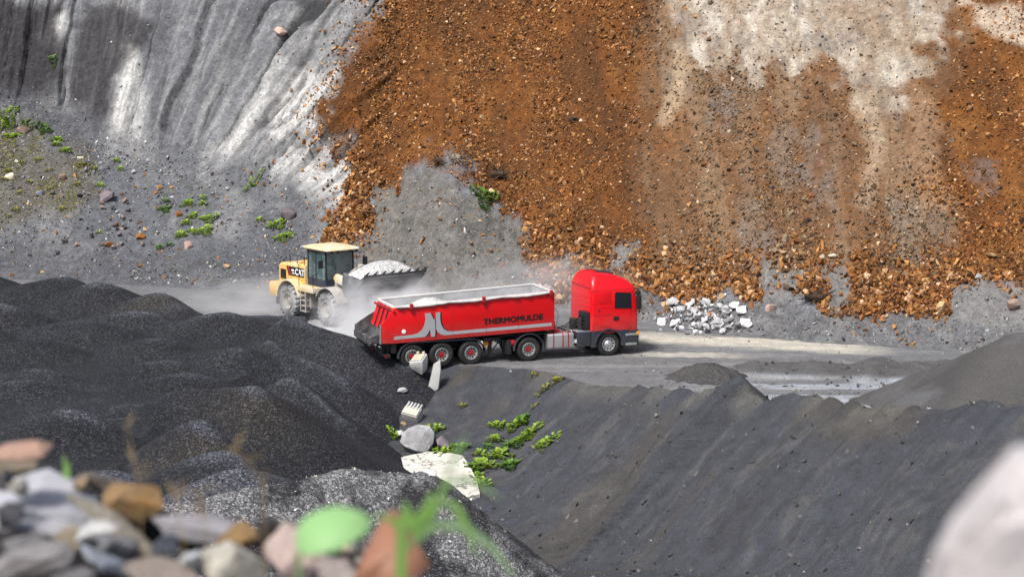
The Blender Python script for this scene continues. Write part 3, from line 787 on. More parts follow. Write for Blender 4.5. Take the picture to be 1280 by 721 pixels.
# windscreen, visor
b = MB(); b.loft([[(5.075, -1.02, 2.05), (5.075, 1.02, 2.05), (5.06, 1.02, 2.0), (5.06, -1.02, 2.0)], [(4.985, -1.0, 2.84), (4.985, 1.0, 2.84), (4.95, 1.0, 2.84), (4.95, -1.0, 2.84)]])
b.build('windscreen', M['glass'], cab)
MB().prism([(4.84, 2.98), (5.18, 2.84), (5.19, 2.78), (4.90, 2.90)], -1.1, 1.1).build('sun_visor', M['dark_plastic'], cab, bevel=.01)
# mirrors on the near side
mb = MB().box(4.92, 5.12, -1.50, -1.30, 2.02, 2.62); mr = mb.build('mirror', M['black_steel'], cab, bevel=.04)
MB().tube([(4.80, -1.2, 2.70), (4.98, -1.40, 2.66), (5.0, -1.40, 2.0), (4.86, -1.24, 1.98)], .02).build('mirror_arm', M['black_steel'], cab)
MB().box(4.88, 5.06, -1.52, -1.34, 2.66, 2.84).build('mirror', M['black_steel'], cab, bevel=.03)
MB().box(4.92, 5.12, 1.30, 1.50, 2.02, 2.62).build('mirror', M['black_steel'], cab, bevel=.04)
# roof hatch
b = MB(); zz = lambda x: 3.555 - (x - 3.9) * .125
b.loft([[(3.62, -.42, zz(3.62) - .05), (4.16, -.42, zz(4.16) - .05), (4.16, .42, zz(4.16) - .05), (3.62, .42, zz(3.62) - .05)], [(3.64, -.40, zz(3.64) + .025), (4.14, -.40, zz(4.14) + .015), (4.14, .40, zz(4.14) + .015), (3.64, .40, zz(3.64) + .025)]])
b.build('roof_hatch', M['dark_plastic'], cab, bevel=.01)
for y0, y1 in ((-.44, -.40), (.40, .44)):
    b = MB(); b.loft([[(3.3, y0, 3.56), (3.3, y1, 3.56), (3.3, y1, 3.64), (3.3, y0, 3.64)], [(4.22, y0, 3.45), (4.22, y1, 3.45), (4.22, y1, 3.53), (4.22, y0, 3.53)]])
    b.build('roof_rail', M['black_steel'], cab)
# rear wall ribs and seam
for z in (2.55, 2.35, 2.15): MB().box(2.845, 2.875, -.95, .2, z, z + .03).build('back_rib', M['cab_red'], cab, bevel=.008)
MB().box(2.838, 2.88, -1.05, 1.05, 2.98, 3.01).build('roof_seam', M['hub_red'], cab)
# engine intake and springs behind the cab
b = MB().box(2.62, 2.86, -1.12, -.35, 1.05, 1.95)
for i in range(5): b.box(2.58, 2.64, -1.10, -.4, 1.12 + i * .16, 1.20 + i * .16)
b.cyl((2.55, -.75, .95), (2.55, -.75, 1.7), .13).cyl((2.66, .3, .95), (2.66, .3, 1.5), .2)
b.build('air_intake', M['black_steel'], truck, bevel=.015)
hb = MB()
for i in range(4):
    y = -.5 + .28 * i
    hb.tube([(2.66, y, 1.5), (2.3, y - .05, 1.22), (1.9, y - .1, 1.15), (1.5, y, 1.3), (1.3, y + .05, 1.5)], .025, 6)
hb.build('air_hose', M['black_steel'], truck)
# chassis, deck, catwalk
b = MB().box(-1.0, 4.8, -.45, -.33, .72, .98).box(-1.0, 4.8, .33, .45, .72, .98)
for x in (-.9, .9, 2.2, 4.6): b.box(x, x + .12, -.34, .34, .74, .96)
b.cyl((0, -.98, .52), (0, .98, .52), .09).cyl((3.7, -.98, .52), (3.7, .98, .52), .08).box(-.25, .25, -.25, .25, .35, .72)
b.box(-.35, .55, -.55, .55, 1.0, 1.08)
b.box(2.9, 4.7, -.5, .5, .45, .75)
b.build('chassis', M['black_steel'], truck, bevel=.01)
MB().box(.95, 2.5, -.62, .62, 1.0, 1.035).build('catwalk', M['white_rail'], truck)
MB().box(.9, 2.2, .63, .70, .98, 1.05).build('frame_rail', M['hub_red'], truck)
MB().box(.9, 2.2, -.70, -.63, .98, 1.05).build('frame_rail', M['hub_red'], truck)
# fuel tank
tk = MB().loft([[(x, -1.24 + .05, .46), (x, -.66, .46), (x, -.60, .54), (x, -.60, 1.06), (x, -.66, 1.13), (x, -1.17, 1.13), (x, -1.24, 1.06), (x, -1.24, .54)] for x in (.86, 2.05)]).build('fuel_tank', M['silver'], truck, bevel=.02)
for x in (1.10, 1.53, 1.78):
    MB().loft([[(xx, -1.255, .50), (xx, -.58, .45), (xx, -.58, 1.14), (xx, -1.18, 1.148), (xx, -1.255, 1.07)] for xx in (x, x + .045)]).build('tank_strap', M['hub_red'], tk)
MB().cyl((1.95, -.95, 1.12), (1.95, -.95, 1.18), .07).build('filler_cap', M['black_steel'], tk)
# battery / step box
bx = MB().box(2.22, 2.86, -1.22, -.6, .50, 1.12).build('battery_box', M['dark_plastic'], truck, bevel=.03)
MB().box(2.20, 2.84, -1.20, -.55, 1.125, 1.16).build('box_lid', M['silver'], bx, bevel=.01)
MB().box(2.07, 2.20, -1.10, -.6, .60, 1.0).build('air_tank', M['black_steel'], truck)
MB().box(2.07, 2.22, -1.16, -1.13, .66, .82).build('warning_plate', M['white_print'], truck)
# front wheel arch trim, bumper
arc = lambda cx, r, a0, a1, n=16: [(cx + r * math.cos(R(a0 + (a1 - a0) * i / n)), .52 + r * math.sin(R(a0 + (a1 - a0) * i / n))) for i in range(n + 1)]
for y0, y1 in ((-1.27, -.85), (.85, 1.27)):
    MB().prism(arc(3.7, .60, -8, 188) + [(2.88, .42), (2.88, 1.13), (4.60, 1.13), (4.60, .42)], y0, y1).build('wheel_arch', M['dark_plastic'], truck, bevel=.02)
    MB().prism(arc(3.7, .70, 5, 175) + arc(3.7, .62, 175, 5), y0 - (.02 if y0 < 0 else 0), y1 + (.02 if y0 > 0 else 0)).build('arch_lip', M['dark_plastic'], truck, bevel=.015)
bp = MB().loft([rrect(.30, 4.42, 5.06, 1.20, .12), rrect(.40, 4.40, 5.14, 1.25, .14), rrect(1.0, 4.40, 5.14, 1.25, .14), rrect(1.08, 4.42, 5.10, 1.23, .12)]).build('bumper', M['dark_plastic'], truck, smooth=True)
for z in (.44, .86):
    MB().box(4.46, 5.0, -1.275, -1.2, z, z + .10).build('entry_step', M['silver'], bp, bevel=.012)
MB().box(4.98, 5.13, -1.262, -1.1, .86, 1.02).build('side_marker', M['orange_lamp'], bp, bevel=.02)
for y in (-.95, .95): MB().box(5.12, 5.17, y - .22, y + .22, .68, .94).build('headlight', M['white_print'], bp, bevel=.03)

# wheels
def wheel(x, y, style, parent, r=.52, w=.30, ysgn=-1):
    """tyre with shoulder and grooves, rim with hand holes, hub"""
    ty = MB(); h = w / 2
    prof = [(.30, -h * .86), (.36, -h), (r - .08, -h), (r - .02, -h * .86), (r, -h * .7)]
    for g_ in (-.42, 0, .42):
        prof += [(r, h * (g_ - .10)), (r - .018, h * (g_ - .06)), (r - .018, h * (g_ + .06)), (r, h * (g_ + .10))]
    prof += [(r, h * .7), (r - .02, h * .86), (r - .08, h), (.36, h), (.30, h * .86), (.30, -h * .86)]
    ty.lathe_y(prof, 0, 0, 0, 40)
    wh = ty.build('wheel', M['rubber'], parent, smooth=True); wh.location = (x, y, .52)
    o = ysgn * h
    rm = MB()
    if style == 'alloy':
        rm.lathe_y([(.30, o * .75), (.295, o * 1.02), (.275, o * 1.02), (.26, o * .7), (.20, o * .62), (.12, o * .95), (.11, o * 1.05), (.0, o * 1.05)], 0, 0, 0, 40)
    else:
        rm.lathe_y([(.30, o * .8), (.285, o * 1.03), (.255, o * 1.03), (.245, o * .60), (.235, o * .35), (.16, o * .28), (.14, o * .32), (.0, o * .32)], 0, 0, 0, 40)
    rim = rm.build('rim', M['silver'], wh, smooth=True)
    lo_, hi_ = (.20, .262) if style == 'alloy' else (.16, .236)     # the hand holes, dark openings round the dish
    rim.data.materials.append(M['black_steel'])
    for f_ in rim.data.polygons:
        c_ = f_.center
        if lo_ <= math.hypot(c_.x, c_.z) <= hi_ and int((math.atan2(c_.z, c_.x) % (2 * math.pi)) / (2 * math.pi) * 40) % 4 in (0, 1): f_.material_index = 1
    hb = MB()
    if style == 'alloy': hb.lathe_y([(.075, o * 1.05), (.07, o * 1.2), (.0, o * 1.22)], 0, 0, 0, 20)
    else: hb.lathe_y([(.135, o * .3), (.13, o * .5), (.085, o * .62), (.08, o * 1.0), (.0, o * 1.06)], 0, 0, 0, 20)
    hb.build('hub', M['silver'] if style == 'alloy' else M['hub_red'], wh, smooth=True)
    return wh
wheel(3.7, -1.06, 'alloy', truck, ysgn=-1); wheel(3.7, 1.06, 'alloy', truck, ysgn=1)
w0 = wheel(0, -1.08, 'dish', truck, ysgn=-1)
w1 = wheel(0, 1.08, 'dish', truck, ysgn=1)
for y in (-.74, .74):
    c_ = w0.copy(); COL.objects.link(c_); c_.location = (0, y, .52)
for x in (-2.6, -3.91, -5.22):
    for src, y in ((w0, -1.06), (w1, 1.06)):
        c_ = copy_tree(src, truck); c_.location = (x, y, .52)
# drive wheel mudguard
for y0, y1 in ((-1.27, -.6), (.6, 1.27)):
    MB().prism(arc(0, .70, -12, 182) + arc(0, .655, 182, -12), y0, y1).build('mudguard', M['dark_plastic'], truck, bevel=.012)
MB().cyl((-.92, -1.05, .82), (-.62, -1.05, .82), .15).build('air_reservoir', M['hub_red'], truck, bevel=.03)
MB().box(-1.0, -.8, -1.2, -.55, .35, .95).box(-.8, -.72, -1.1, -.6, .3, .5).build('rear_light_carrier', M['black_steel'], truck, bevel=.02)
# trailer frame
b = MB().box(-6.0, 1.1, -.55, -.40, .92, 1.12).box(-6.0, 1.1, .40, .55, .92, 1.12).box(-1.2, 1.05, -.9, .9, 1.09, 1.16)
b.box(-2.0, -1.3, -1.1, 1.1, .95, 1.1).box(-6.1, -5.9, -1.15, 1.15, .7, 1.08).box(-6.05, -2.1, -.36, .36, .62, .90)
for x in (-2.6, -3.91, -5.22): b.cyl((x, -.95, .52), (x, .95, .52), .1).box(x - .3, x + .2, -.75, -.55, .45, .95).box(x - .3, x + .2, .55, .75, .45, .95)
b.build('trailer_frame', M['black_steel'], truck, bevel=.01)
for y in (-.95, .85):
    b = MB().box(-1.75, -1.6, y, y + .12, .3, .95).box(-1.85, -1.5, y - .06, y + .18, .26, .31); b.tube([(-1.68, y + .05, .4), (-1.2, y + .05, .95)], .03)
    b.build('landing_leg', M['black_steel'], truck)
MB().loft([[(-1.95, -.95, .72), (-1.95, -.85, .72), (-1.95, -.85, .95), (-1.95, -.95, .95)], [(-1.55, -.95, .80), (-1.55, -.85, .80), (-1.55, -.85, .95), (-1.55, -.95, .95)]]).build('wheel_chock', M['orange_lamp'], truck)
# trailer mudguard, one dark strip over the three axles
def guard(r):
    pts = [(-1.94, .45), (-2.02, .75)] + [(-2.6 + r * math.cos(R(a)), .52 + r * math.sin(R(a))) for a in (40, 60, 80)]
    pts += [(-5.22 + r * math.cos(R(a)), .52 + r * math.sin(R(a))) for a in (95, 115, 140, 165, 185)]
    return pts
for y0, y1 in ((-1.25, -.86), (.86, 1.25)):
    b = MB(); ga, gb = guard(.62), guard(.585)
    b.prism(ga + gb[::-1], y0, y1).build('mudguard', M['dark_plastic'], truck, bevel=.01)
# tail lamps, bumper bar
b = MB().box(-6.3, -6.15, -1.15, 1.15, .50, .66).tube([(-6.2, -.8, .6), (-6.05, -.8, 1.0)], .05).tube([(-6.2, .8, .6), (-6.05, .8, 1.0)], .05)
b.build('underrun_bar', M['black_steel'], truck, bevel=.01)
MB().box(-6.36, -6.31, -1.12, -.78, .52, .64).build('tail_light', M['hub_red'], truck); MB().box(-6.36, -6.31, .78, 1.12, .52, .64).build('tail_light', M['hub_red'], truck)

# tipper tub: rises a little towards the cab
tz = lambda x: .027 * (x + 6)
tt_ = lambda x: 2.64 + .043 * (x + 6)
WY = 1.26
tub = MB()
for s in (-1, 1):
    tub.prism([(1.15, 1.13 + tz(1.15)), (1.15, tt_(1.15)), (-5.98, tt_(-5.98))] + ([(-6.56, 1.94), (-6.60, 1.16), (-6.1, 1.13)] if s < 0 else [(-6.06, 1.6), (-6.06, 1.13)]), s * WY, s * (WY - .05))
tub.add([(-6.1, -1.21, 1.13), (1.15, -1.21, 1.13 + tz(1.15)), (1.15, 1.21, 1.13 + tz(1.15)), (-6.1, 1.21, 1.13), (-6.1, -1.21, 1.2), (1.15, -1.21, 1.2 + tz(1.15)), (1.15, 1.21, 1.2 + tz(1.15)), (-6.1, 1.21, 1.2)],
        [(0, 3, 2, 1), (4, 5, 6, 7), (0, 1, 5, 4), (1, 2, 6, 5), (2, 3, 7, 6), (3, 0, 4, 7)])
tub.box(1.10, 1.15, -1.21, 1.21, 1.3, 2.93)
tb_ = tub.build('tipper_body', M['red_paint'], truck, bevel=.012)
ln = MB()
for s in (-1, 1): ln.prism([(1.06, 1.40), (1.06, tt_(1.06) - .03), (-5.95, tt_(-5.95) - .03), (-6.1, 1.25)], s * 1.205, s * 1.17)
ln.box(1.02, 1.09, -1.16, 1.16, 1.42, 2.9)
ln.build('inner_lining', M['alu_wall'], tb_)
# rail all round
rl = MB()
for s in (-1, 1):
    rl.loft([[(x, s * 1.29, tt_(x) - .02), (x, s * 1.16, tt_(x) - .02), (x, s * 1.16, tt_(x) + .05), (x, s * 1.29, tt_(x) + .05)] for x in (-5.98, 1.18)])
rl.box(1.04, 1.18, -1.155, 1.155, tt_(1.1) - .02, tt_(1.1) + .05)
rl.box(-6.02, -5.92, -1.155, 1.155, tt_(-6) - .06, tt_(-6) + .04)
rl.build('top_rail', M['white_rail'], tb_, bevel=.015)
tp = []
for i in range(41):
    x = -5.9 + 6.9 * i / 40
    ph = ((x + 5.9) % 2.3) / 2.3
    tp.append((x, -1.30 - .02 * math.sin(i * 1.7), tt_(x) + .02 - .055 * math.sin(ph * math.pi)))
MB().tube(tp, [.055 + .012 * math.sin(i * 2.3) for i in range(41)], 10).build('rolled_tarp', M['tarp'], tb_, smooth=True)
for x in (-5.35, -2.15, .9):
    MB().box(x, x + .14, -1.39, -1.25, tt_(x) - .16, tt_(x) + .11).build('tarp_bracket', M['hub_red'], tb_, bevel=.02)
for x in (-4.9, -3.45, -1.95, -.5):
    MB().box(x, x + .014, -WY - .003, -WY + .01, 1.15 + tz(x), tt_(x) - .05).build('panel_seam', M['hub_red'], tb_)
# tail: leaning red flap, dark spreader chute
b = MB().add([(-6.0, -1.2, 2.60), (-6.0, 1.2, 2.60), (-6.32, 1.2, 1.62), (-6.32, -1.2, 1.62), (-5.94, -1.2, 2.60), (-5.94, 1.2, 2.60), (-6.26, 1.2, 1.62), (-6.26, -1.2, 1.62)],
             [(0, 1, 2, 3), (7, 6, 5, 4), (0, 4, 5, 1), (1, 5, 6, 2), (2, 6, 7, 3), (3, 7, 4, 0)])
tg = b.build('tailgate', M['red_paint'], tb_)
for y in (-.6, 0, .6):
    MB().add([(-6.06, y - .05, 2.56), (-6.06, y + .05, 2.56), (-6.35, y + .05, 1.64), (-6.35, y - .05, 1.64), (-5.99, y - .05, 2.56), (-5.99, y + .05, 2.56), (-6.28, y + .05, 1.64), (-6.28, y - .05, 1.64)],
             [(0, 1, 2, 3), (7, 6, 5, 4), (0, 4, 5, 1), (1, 5, 6, 2), (2, 6, 7, 3), (3, 7, 4, 0)]).build('gate_rib', M['black_steel'], tb_)
MB().tube([(-6.02, -1.32, 2.48), (-6.1, 1.32, 2.50)], .05).build('hinge_bar', M['hub_red'], tb_)
ch = MB()
ch.prism([(-6.10, 1.18), (-6.10, 2.15), (-6.4, 2.0), (-7.02, 1.62), (-7.02, 1.22)], 1.26, 1.22).prism([(-6.61, 1.18), (-6.61, 1.55), (-7.02, 1.45), (-7.02, 1.22)], -1.22, -1.26)
ch.add([(-6.3, -1.2, 1.62), (-6.3, 1.2, 1.62), (-6.5, 1.2, 1.2), (-6.5, -1.2, 1.2), (-6.25, -1.2, 1.62), (-6.25, 1.2, 1.62), (-6.45, 1.2, 1.2), (-6.45, -1.2, 1.2)], [(0, 1, 2, 3), (7, 6, 5, 4), (0, 4, 5, 1), (1, 5, 6, 2), (2, 6, 7, 3), (3, 7, 4, 0)])
ch.box(-7.04, -6.1, -1.21, 1.21, 1.14, 1.19).box(-7.06, -7.02, -1.26, 1.26, 1.14, 1.40)
ch.build('spreader_chute', M['bucket_dark'], tb_)
for y in (-1.1, 1.1): MB().tube([(-7.0, y, 1.12), (-6.5, y, .62), (-6.2, y, .66)], .03).tube([(-6.55, y, 1.15), (-6.55, y, .62)], .03).build('chute_strut', M['black_steel'], tb_)
MB().box(-6.65, -6.59, -1.275, -1.225, 1.14, 1.96).build('corner_post', M['silver'], tb_)
MB().lathe_y([(.09, 0), (.09, .012), (0, .014)], -5.60, 1.62, -WY - .001, 20, -1).build('round_sticker', M['white_print'], tb_)
# grey stripe with the emblem, drop shadow, lettering
yS = -WY - .004
zb_ = lambda x: 1.30 + tz(x)
def sheared(pts, dx=0, dz=0): return [(x + dx, zb_(x) + z + dz) for x, z in pts]
EX = -4.20
L_ = [(-1.1, 0), (-.5, 0), (-.40, .05), (-.32, .16), (-.26, .30), (-.22, .12), (-.19, -.02), (-.03, -.02), (-.01, .2), (-.03, .72), (-.09, .72), (-.22, 1.0), (-.48, 1.0), (-.45, .75), (-.50, .5), (-.61, .31), (-.80, .18), (-1.1, .135)]
R_ = [(0.01, .72), (-.0, 1.0), (.21, 1.0), (.20, .7), (.25, .45), (.36, .27), (.52, .17), (.76, .135), (.76, 0), (.42, 0), (.22, .05), (.09, .16), (.015, .3)]
st = MB()
def plate(mb, pts, y0=yS, y1=yS + .003): mb.prism(pts, y0, y1)
plate(st, [(-6.05, zb_(-6.05) - .005), (EX - 1.1, zb_(EX - 1.1)), (EX - 1.1, zb_(EX - 1.1) + .135), (-5.98, zb_(-5.98) + .13)])
for x0, x1 in ((EX + .77, -1.96), (-1.945, -.505), (-.49, .85), (.865, 1.02)):
    plate(st, [(x0, zb_(x0)), (x1, zb_(x1)), (x1, zb_(x1) + .14), (x0, zb_(x0) + .135)])
for a_ in range(0, len(st.v), 8):
    s1 = MB(); s1.v = st.v[a_:a_ + 8]; s1.f = [[i_ - a_ for i_ in f_] for f_ in st.f if a_ <= f_[0] < a_ + 8]
    s1.build('grey_stripe', M['stripe_grey'], tb_)
em = MB(); plate(em, sheared([(EX + x, z) for x, z in L_]), yS - .004, yS); plate(em, sheared([(EX + x, z) for x, z in R_]), yS - .004, yS); em.build('emblem', M['stripe_grey'], tb_)
es = MB(); plate(es, sheared([(EX + x + .06, z - .02) for x, z in L_[1:13]]), yS - .002, yS + .001); plate(es, sheared([(EX + x + .06, z) for x, z in R_[1:8]] + [(EX + .5, .08), (EX + .1, .25)]), yS - .002, yS + .001); es.build('emblem_shadow', M['black_print'], tb_)
lm = Matrix.Translation((-2.06, yS - .004, zb_(-2.06) + .31)) @ Matrix.Rotation(-math.atan(.030), 4, 'Y') @ Matrix.Rotation(math.pi / 2, 4, 'X')
lt = text_mesh('lettering', 'THERMOMULDE', .34, M['black_print'], tb_, lm, 1.18, .003, 0)
bm = bmesh.new(); bm.from_mesh(lt.data)            # heavier strokes
geo = list(bm.verts) + list(bm.edges) + list(bm.faces)
for dx_, dz_, dy_ in ((.022, 0, .0012), (-.022, 0, .0024), (0, .016, .0036), (0, -.012, .0048)):
    r_ = bmesh.ops.duplicate(bm, geom=geo)
    bmesh.ops.translate(bm, verts=[v for v in r_['geom'] if isinstance(v, bmesh.types.BMVert)], vec=(dx_, -dy_, dz_))
bm.to_mesh(lt.data); bm.free()
xsz = [v.co.x for v in lt.data.vertices]; wd = max(xsz) - min(xsz)
lt.data.transform(Matrix.Translation((-2.06, 0, 0)) @ Matrix.Diagonal((2.70 / wd, 1, 1, 1)) @ Matrix.Translation((2.06, 0, 0)))
# front of the trailer: ladder, ram
fr = MB()
for y in (-.75, -.30): fr.tube([(1.28, y, 1.35), (1.28, y, 3.0), (1.16, y, 3.12), (.95, y, 3.05)], .025)
for i in range(6): fr.tube([(1.28, -.75, 1.5 + i * .26), (1.28, -.30, 1.5 + i * .26)], .018)
fr.build('ladder', M['white_rail'], tb_)
MB().cyl((1.42, .1, 1.1), (1.34, .1, 2.75), .13, .11).build('tipping_ram', M['silver'], truck)
b = MB().tube([(1.3, .5, 1.3), (1.45, .5, 2.6), (1.3, .9, 3.0), (1.2, 1.1, 2.9)], .03).tube([(1.35, -.9, 1.2), (1.5, -.85, 1.9), (1.3, -.5, 2.4), (1.3, .2, 2.5)], .022)
b.box(1.2, 1.5, .4, 1.0, 1.4, 1.9).build('hydraulic_pipe', M['white_rail'], truck)
MB().box(1.2, 1.45, -1.1, .9, 1.16, 1.28).box(1.2, 1.35, -.8, -.7, 1.2, 1.6).build('trailer_headboard', M['hub_red'], truck)

# load in the tub
xs_ = np.linspace(-5.9, 1.0, 60); ys_ = np.linspace(-1.165, 1.165, 24); Xl, Yl = np.meshgrid(xs_, ys_)
Zl = 1.65 + 1.12 * np.exp(-((Xl + 4.0) / 1.9) ** 2 - (Yl / 1.5) ** 2) + .07 * fbm(Xl * 2, Yl * 2, 3, 401) - .05 * np.abs(Yl)
ld = mesh_np('gravel_load', np.stack([Xl, Yl, Zl], -1).reshape(-1, 3), grid_faces(*Xl.shape), M['white_load'])
ld.location = truck.location; ld.rotation_euler = truck.rotation_euler
tag(ld, 'whitish gravel heaped inside the open red tipper trailer', 'gravel')
# ------------------------------------------------------------------ wheel loader
L0 = Vector((-8.75, 97.2, 0)); LH = R(-52)
loader = empty('wheel_loader', L0, LH)
tag(loader, 'dusty yellow wheel loader with raised full bucket behind the red trailer', 'wheel loader')
WB = 1.72; LR = .82

def lwheel(x, y):
    w = .62; h = w / 2; r = LR
    b = MB(); prof = [(.40, -h * .8), (.48, -h), (r - .18, -h * 1.02), (r - .07, -h * .86), (r - .06, 0), (r - .07, h * .86), (r - .18, h * 1.02), (.48, h), (.40, h * .8), (.40, -h * .8)]
    b.lathe_y(prof, 0, 0, 0, 44)
    n = 20
    for i in range(n):                       # slanting lugs from both shoulders to the middle
        for s, off in ((-1, 0), (1, .5)):
            a0 = 2 * math.pi * (i + off) / n
            v = []
            for t, da, hw in ((0, .0, .062), (.5, .05, .058), (1, .16, .05)):
                yy = s * h * (1.0 - t * .92)
                for rr in (r - .12, r + .0):
                    for q in (-1, 1):
                        a = a0 + da + q * hw * (1.0 if rr < r - .05 else .8)
                        rad = rr - (.03 if t == 0 and rr > r - .05 else 0)
                        v.append((rad * math.cos(a), yy, rad * math.sin(a)))
            f = [(0, 1, 3, 2), (8, 10, 11, 9)]
            for k_ in (0, 4): f += [(k_, k_ + 4, k_ + 5, k_ + 1), (k_ + 2, k_ + 3, k_ + 7, k_ + 6), (k_, k_ + 2, k_ + 6, k_ + 4), (k_ + 1, k_ + 5, k_ + 7, k_ + 3)]
            b.add(v, f)
    wh = b.build('wheel', M['dusty_rubber'], loader); wh.location = (x, y, LR)
    s = -1 if y < 0 else 1; o = s * h
    rm = MB().lathe_y([(.42, o * .7), (.42, o * 1.0), (.38, o * 1.0), (.34, o * .62), (.25, o * .50), (.24, o * .36), (.0, o * .36)], 0, 0, 0, 36)
    rim = rm.build('rim', M['dusty_frame'], wh, smooth=True)
    hb = MB().lathe_y([(.2, o * .3), (.2, o * .46), (.15, o * .58), (0, o * .6)], 0, 0, 0, 24)
    hb.build('hub', M['dusty_frame'], wh, smooth=True)
for x in (-WB, WB):
    for y in (-1.12, 1.12): lwheel(x, y)

# rear frame, counterweight, hood
b = MB().box(-3.0, .0, -.55, .55, .65, 1.25).box(-2.4, -.3, -.78, .78, 1.0, 1.35).cyl((-WB, -.9, LR), (-WB, .9, LR), .2).cyl((WB, -.9, LR), (WB, .9, LR), .2)
b.build('rear_frame', M['dusty_frame'], loader, bevel=.03)
cw = MB().loft([rrect(.85, -3.75, -3.0, 1.15, .12), rrect(.95, -3.8, -3.0, 1.22, .15), rrect(1.45, -3.8, -3.0, 1.22, .15), rrect(1.55, -3.74, -3.0, 1.16, .12)]).build('counterweight', M['yellow'], loader, smooth=True)
for y in (-.95, .95): MB().box(-3.83, -3.79, y - .16, y + .16, 1.1, 1.3).build('tail_light', M['hub_red'], cw)
hd = MB().loft([[(x, -yh, zb), (x, yh, zb), (x, yh, zt - .12), (x, yh - .14, zt), (x, -yh + .14, zt), (x, -yh, zt - .12)] for x, yh, zb, zt in
                ((-3.42, .80, 1.5, 2.36), (-3.30, .88, 1.35, 2.50), (-2.2, .92, 1.3, 2.62), (-.85, .92, 1.3, 2.66))]).build('engine_hood', M['yellow'], loader, bevel=.03)
for i in range(7):
    MB().box(-3.10 + i * .075, -3.06 + i * .075, -.925, -.86, 1.75, 2.22).build('hood_louvre', M['black_steel'], hd)
MB().prism([(-2.35, 1.98), (-.95, 1.98), (-.95, 2.42), (-2.55, 2.42)], -.931, -.90).build('decal_panel', M['black_print'], hd)
MB().prism([(-2.45, 2.38), (-2.22, 2.0), (-2.08, 2.0), (-2.28, 2.38)], -.935, -.92).build('red_decal', M['hub_red'], hd)
lm = lambda x, z: Matrix.Translation((x, -.938, z)) @ Matrix.Rotation(math.pi / 2, 4, 'X')
text_mesh('lettering', 'CAT', .42, M['white_print'], hd, lm(-1.75, 2.06), 1.0, .003, .012)
MB().box(-2.02, -1.80, -.937, -.92, 2.08, 2.13).box(-2.06, -1.86, -.937, -.92, 2.2, 2.3).build('model_plate', M['white_print'], hd)
# exhaust and intake
MB().tube([(-1.25, -.25, 2.6), (-1.25, -.25, 3.2), (-1.28, -.25, 3.38), (-1.42, -.25, 3.46)], [.13, .13, .12, .11], 16).build('exhaust_stack', M['bucket_steel'], loader, smooth=True)
# handrails
b = MB()
for y in (-.86, .86):
    b.tube([(-2.3, y, 2.6), (-2.3, y, 3.0), (-1.0, y, 3.0), (-1.0, y, 2.6)], .02).tube([(-1.65, y, 2.6), (-1.65, y, 3.0)], .02)
b.build('handrail', M['black_steel'], loader)
# rear fenders
def larc(cx, r, a0, a1, n=14): return [(cx + r * math.cos(R(a0 + (a1 - a0) * i / n)), LR + r * math.sin(R(a0 + (a1 - a0) * i / n))) for i in range(n + 1)]
for y0, y1 in ((-1.42, -.8), (.8, 1.42)):
    fn = MB().prism(larc(-WB, 1.05, 15, 175) + larc(-WB, .98, 175, 15), y0, y1).build('rear_fender', M['pale_yellow'], loader, bevel=.015)
    MB().box(-WB - 1.06, -WB - .98, y0 + .02, y1 - .02, .55, .95).build('mud_flap', M['black_steel'], fn)
    fn = MB().prism(larc(WB, 1.04, 20, 150) + larc(WB, .98, 150, 20), y0, y1).build('front_fender', M['dusty_frame'], loader, bevel=.015)
# platform and ladder on the near side
for s in (-1, 1):
    y0, y1 = (-1.38, -.75) if s < 0 else (.75, 1.38)
    MB().box(-.95, .55, y0, y1, 1.42, 1.66).build('platform', M['pale_yellow'], loader, bevel=.02)
    b = MB(); ya = s * 1.34
    b.tube([(-.62, ya, 1.42), (-.62, ya, .42)], .03).tube([(-.18, ya, 1.42), (-.18, ya, .42)], .03)
    for i in range(4): b.box(-.64, -.16, min(ya, ya - s * .2), max(ya, ya - s * .2), .44 + i * .26, .48 + i * .26)
    b.build('ladder', M['dusty_frame'], loader)
    MB().box(-.75, -.05, min(s * .75, s * 1.12), max(s * .75, s * 1.12), .62, 1.42).build('fuel_tank', M['dusty_frame'], loader, bevel=.03)
    b = MB().tube([(-.75, ya, 1.66), (-.75, ya, 2.7), (-.70, ya * .8, 2.8)], .018).tube([(.5, ya, 1.66), (.5, ya, 2.3), (.45, ya * .75, 2.35)], .018); b.build('grab_rail', M['black_steel'], loader)
# cab
cx0, cx1, cy, cz0, cz1 = -.80, .80, .80, 1.62, 3.42
lc = MB().box(cx0, cx1, -cy, cy, 1.45, 2.02)
for x in (cx0, -.12, cx1 - .07):
    for y in (-cy, cy - .07): lc.box(x, x + .07, y, y + .07, 2.02, cz1)
lc.box(cx0, cx1, -cy, cy, cz1 - .08, cz1)
lcab = lc.build('cab', M['dark_plastic'], loader, bevel=.012)
for y in (-cy + .02, cy - .05):
    MB().box(cx0 + .08, -.13, y, y + .03, 2.03, cz1 - .09).build('side_window', M['cab_glass'], lcab)
    MB().box(-.04, cx1 - .08, y, y + .03, 1.75 if False else 2.03, cz1 - .09).build('door_window', M['cab_glass'], lcab)
MB().box(cx1 - .05, cx1 - .02, -cy + .08, cy - .08, 2.03, cz1 - .09).build('windscreen', M['cab_glass'], lcab)
MB().box(cx0 + .02, cx0 + .05, -cy + .08, cy - .08, 2.03, cz1 - .09).build('rear_window', M['cab_glass'], lcab)
rf = MB().loft([rrect(cz1, -1.02, 1.12, .92, .12), rrect(cz1 + .06, -1.06, 1.18, .96, .14), rrect(cz1 + .14, -1.02, 1.12, .92, .14), rrect(cz1 + .2, -.8, .9, .72, .14)]).build('cab_roof', M['pale_yellow'], loader, smooth=True)
for y in (-.7, -.35, .35, .7): MB().cyl((1.14, y, cz1 + .0), (1.22, y, cz1 - .02), .07).build('work_lamp', M['black_steel'], rf)
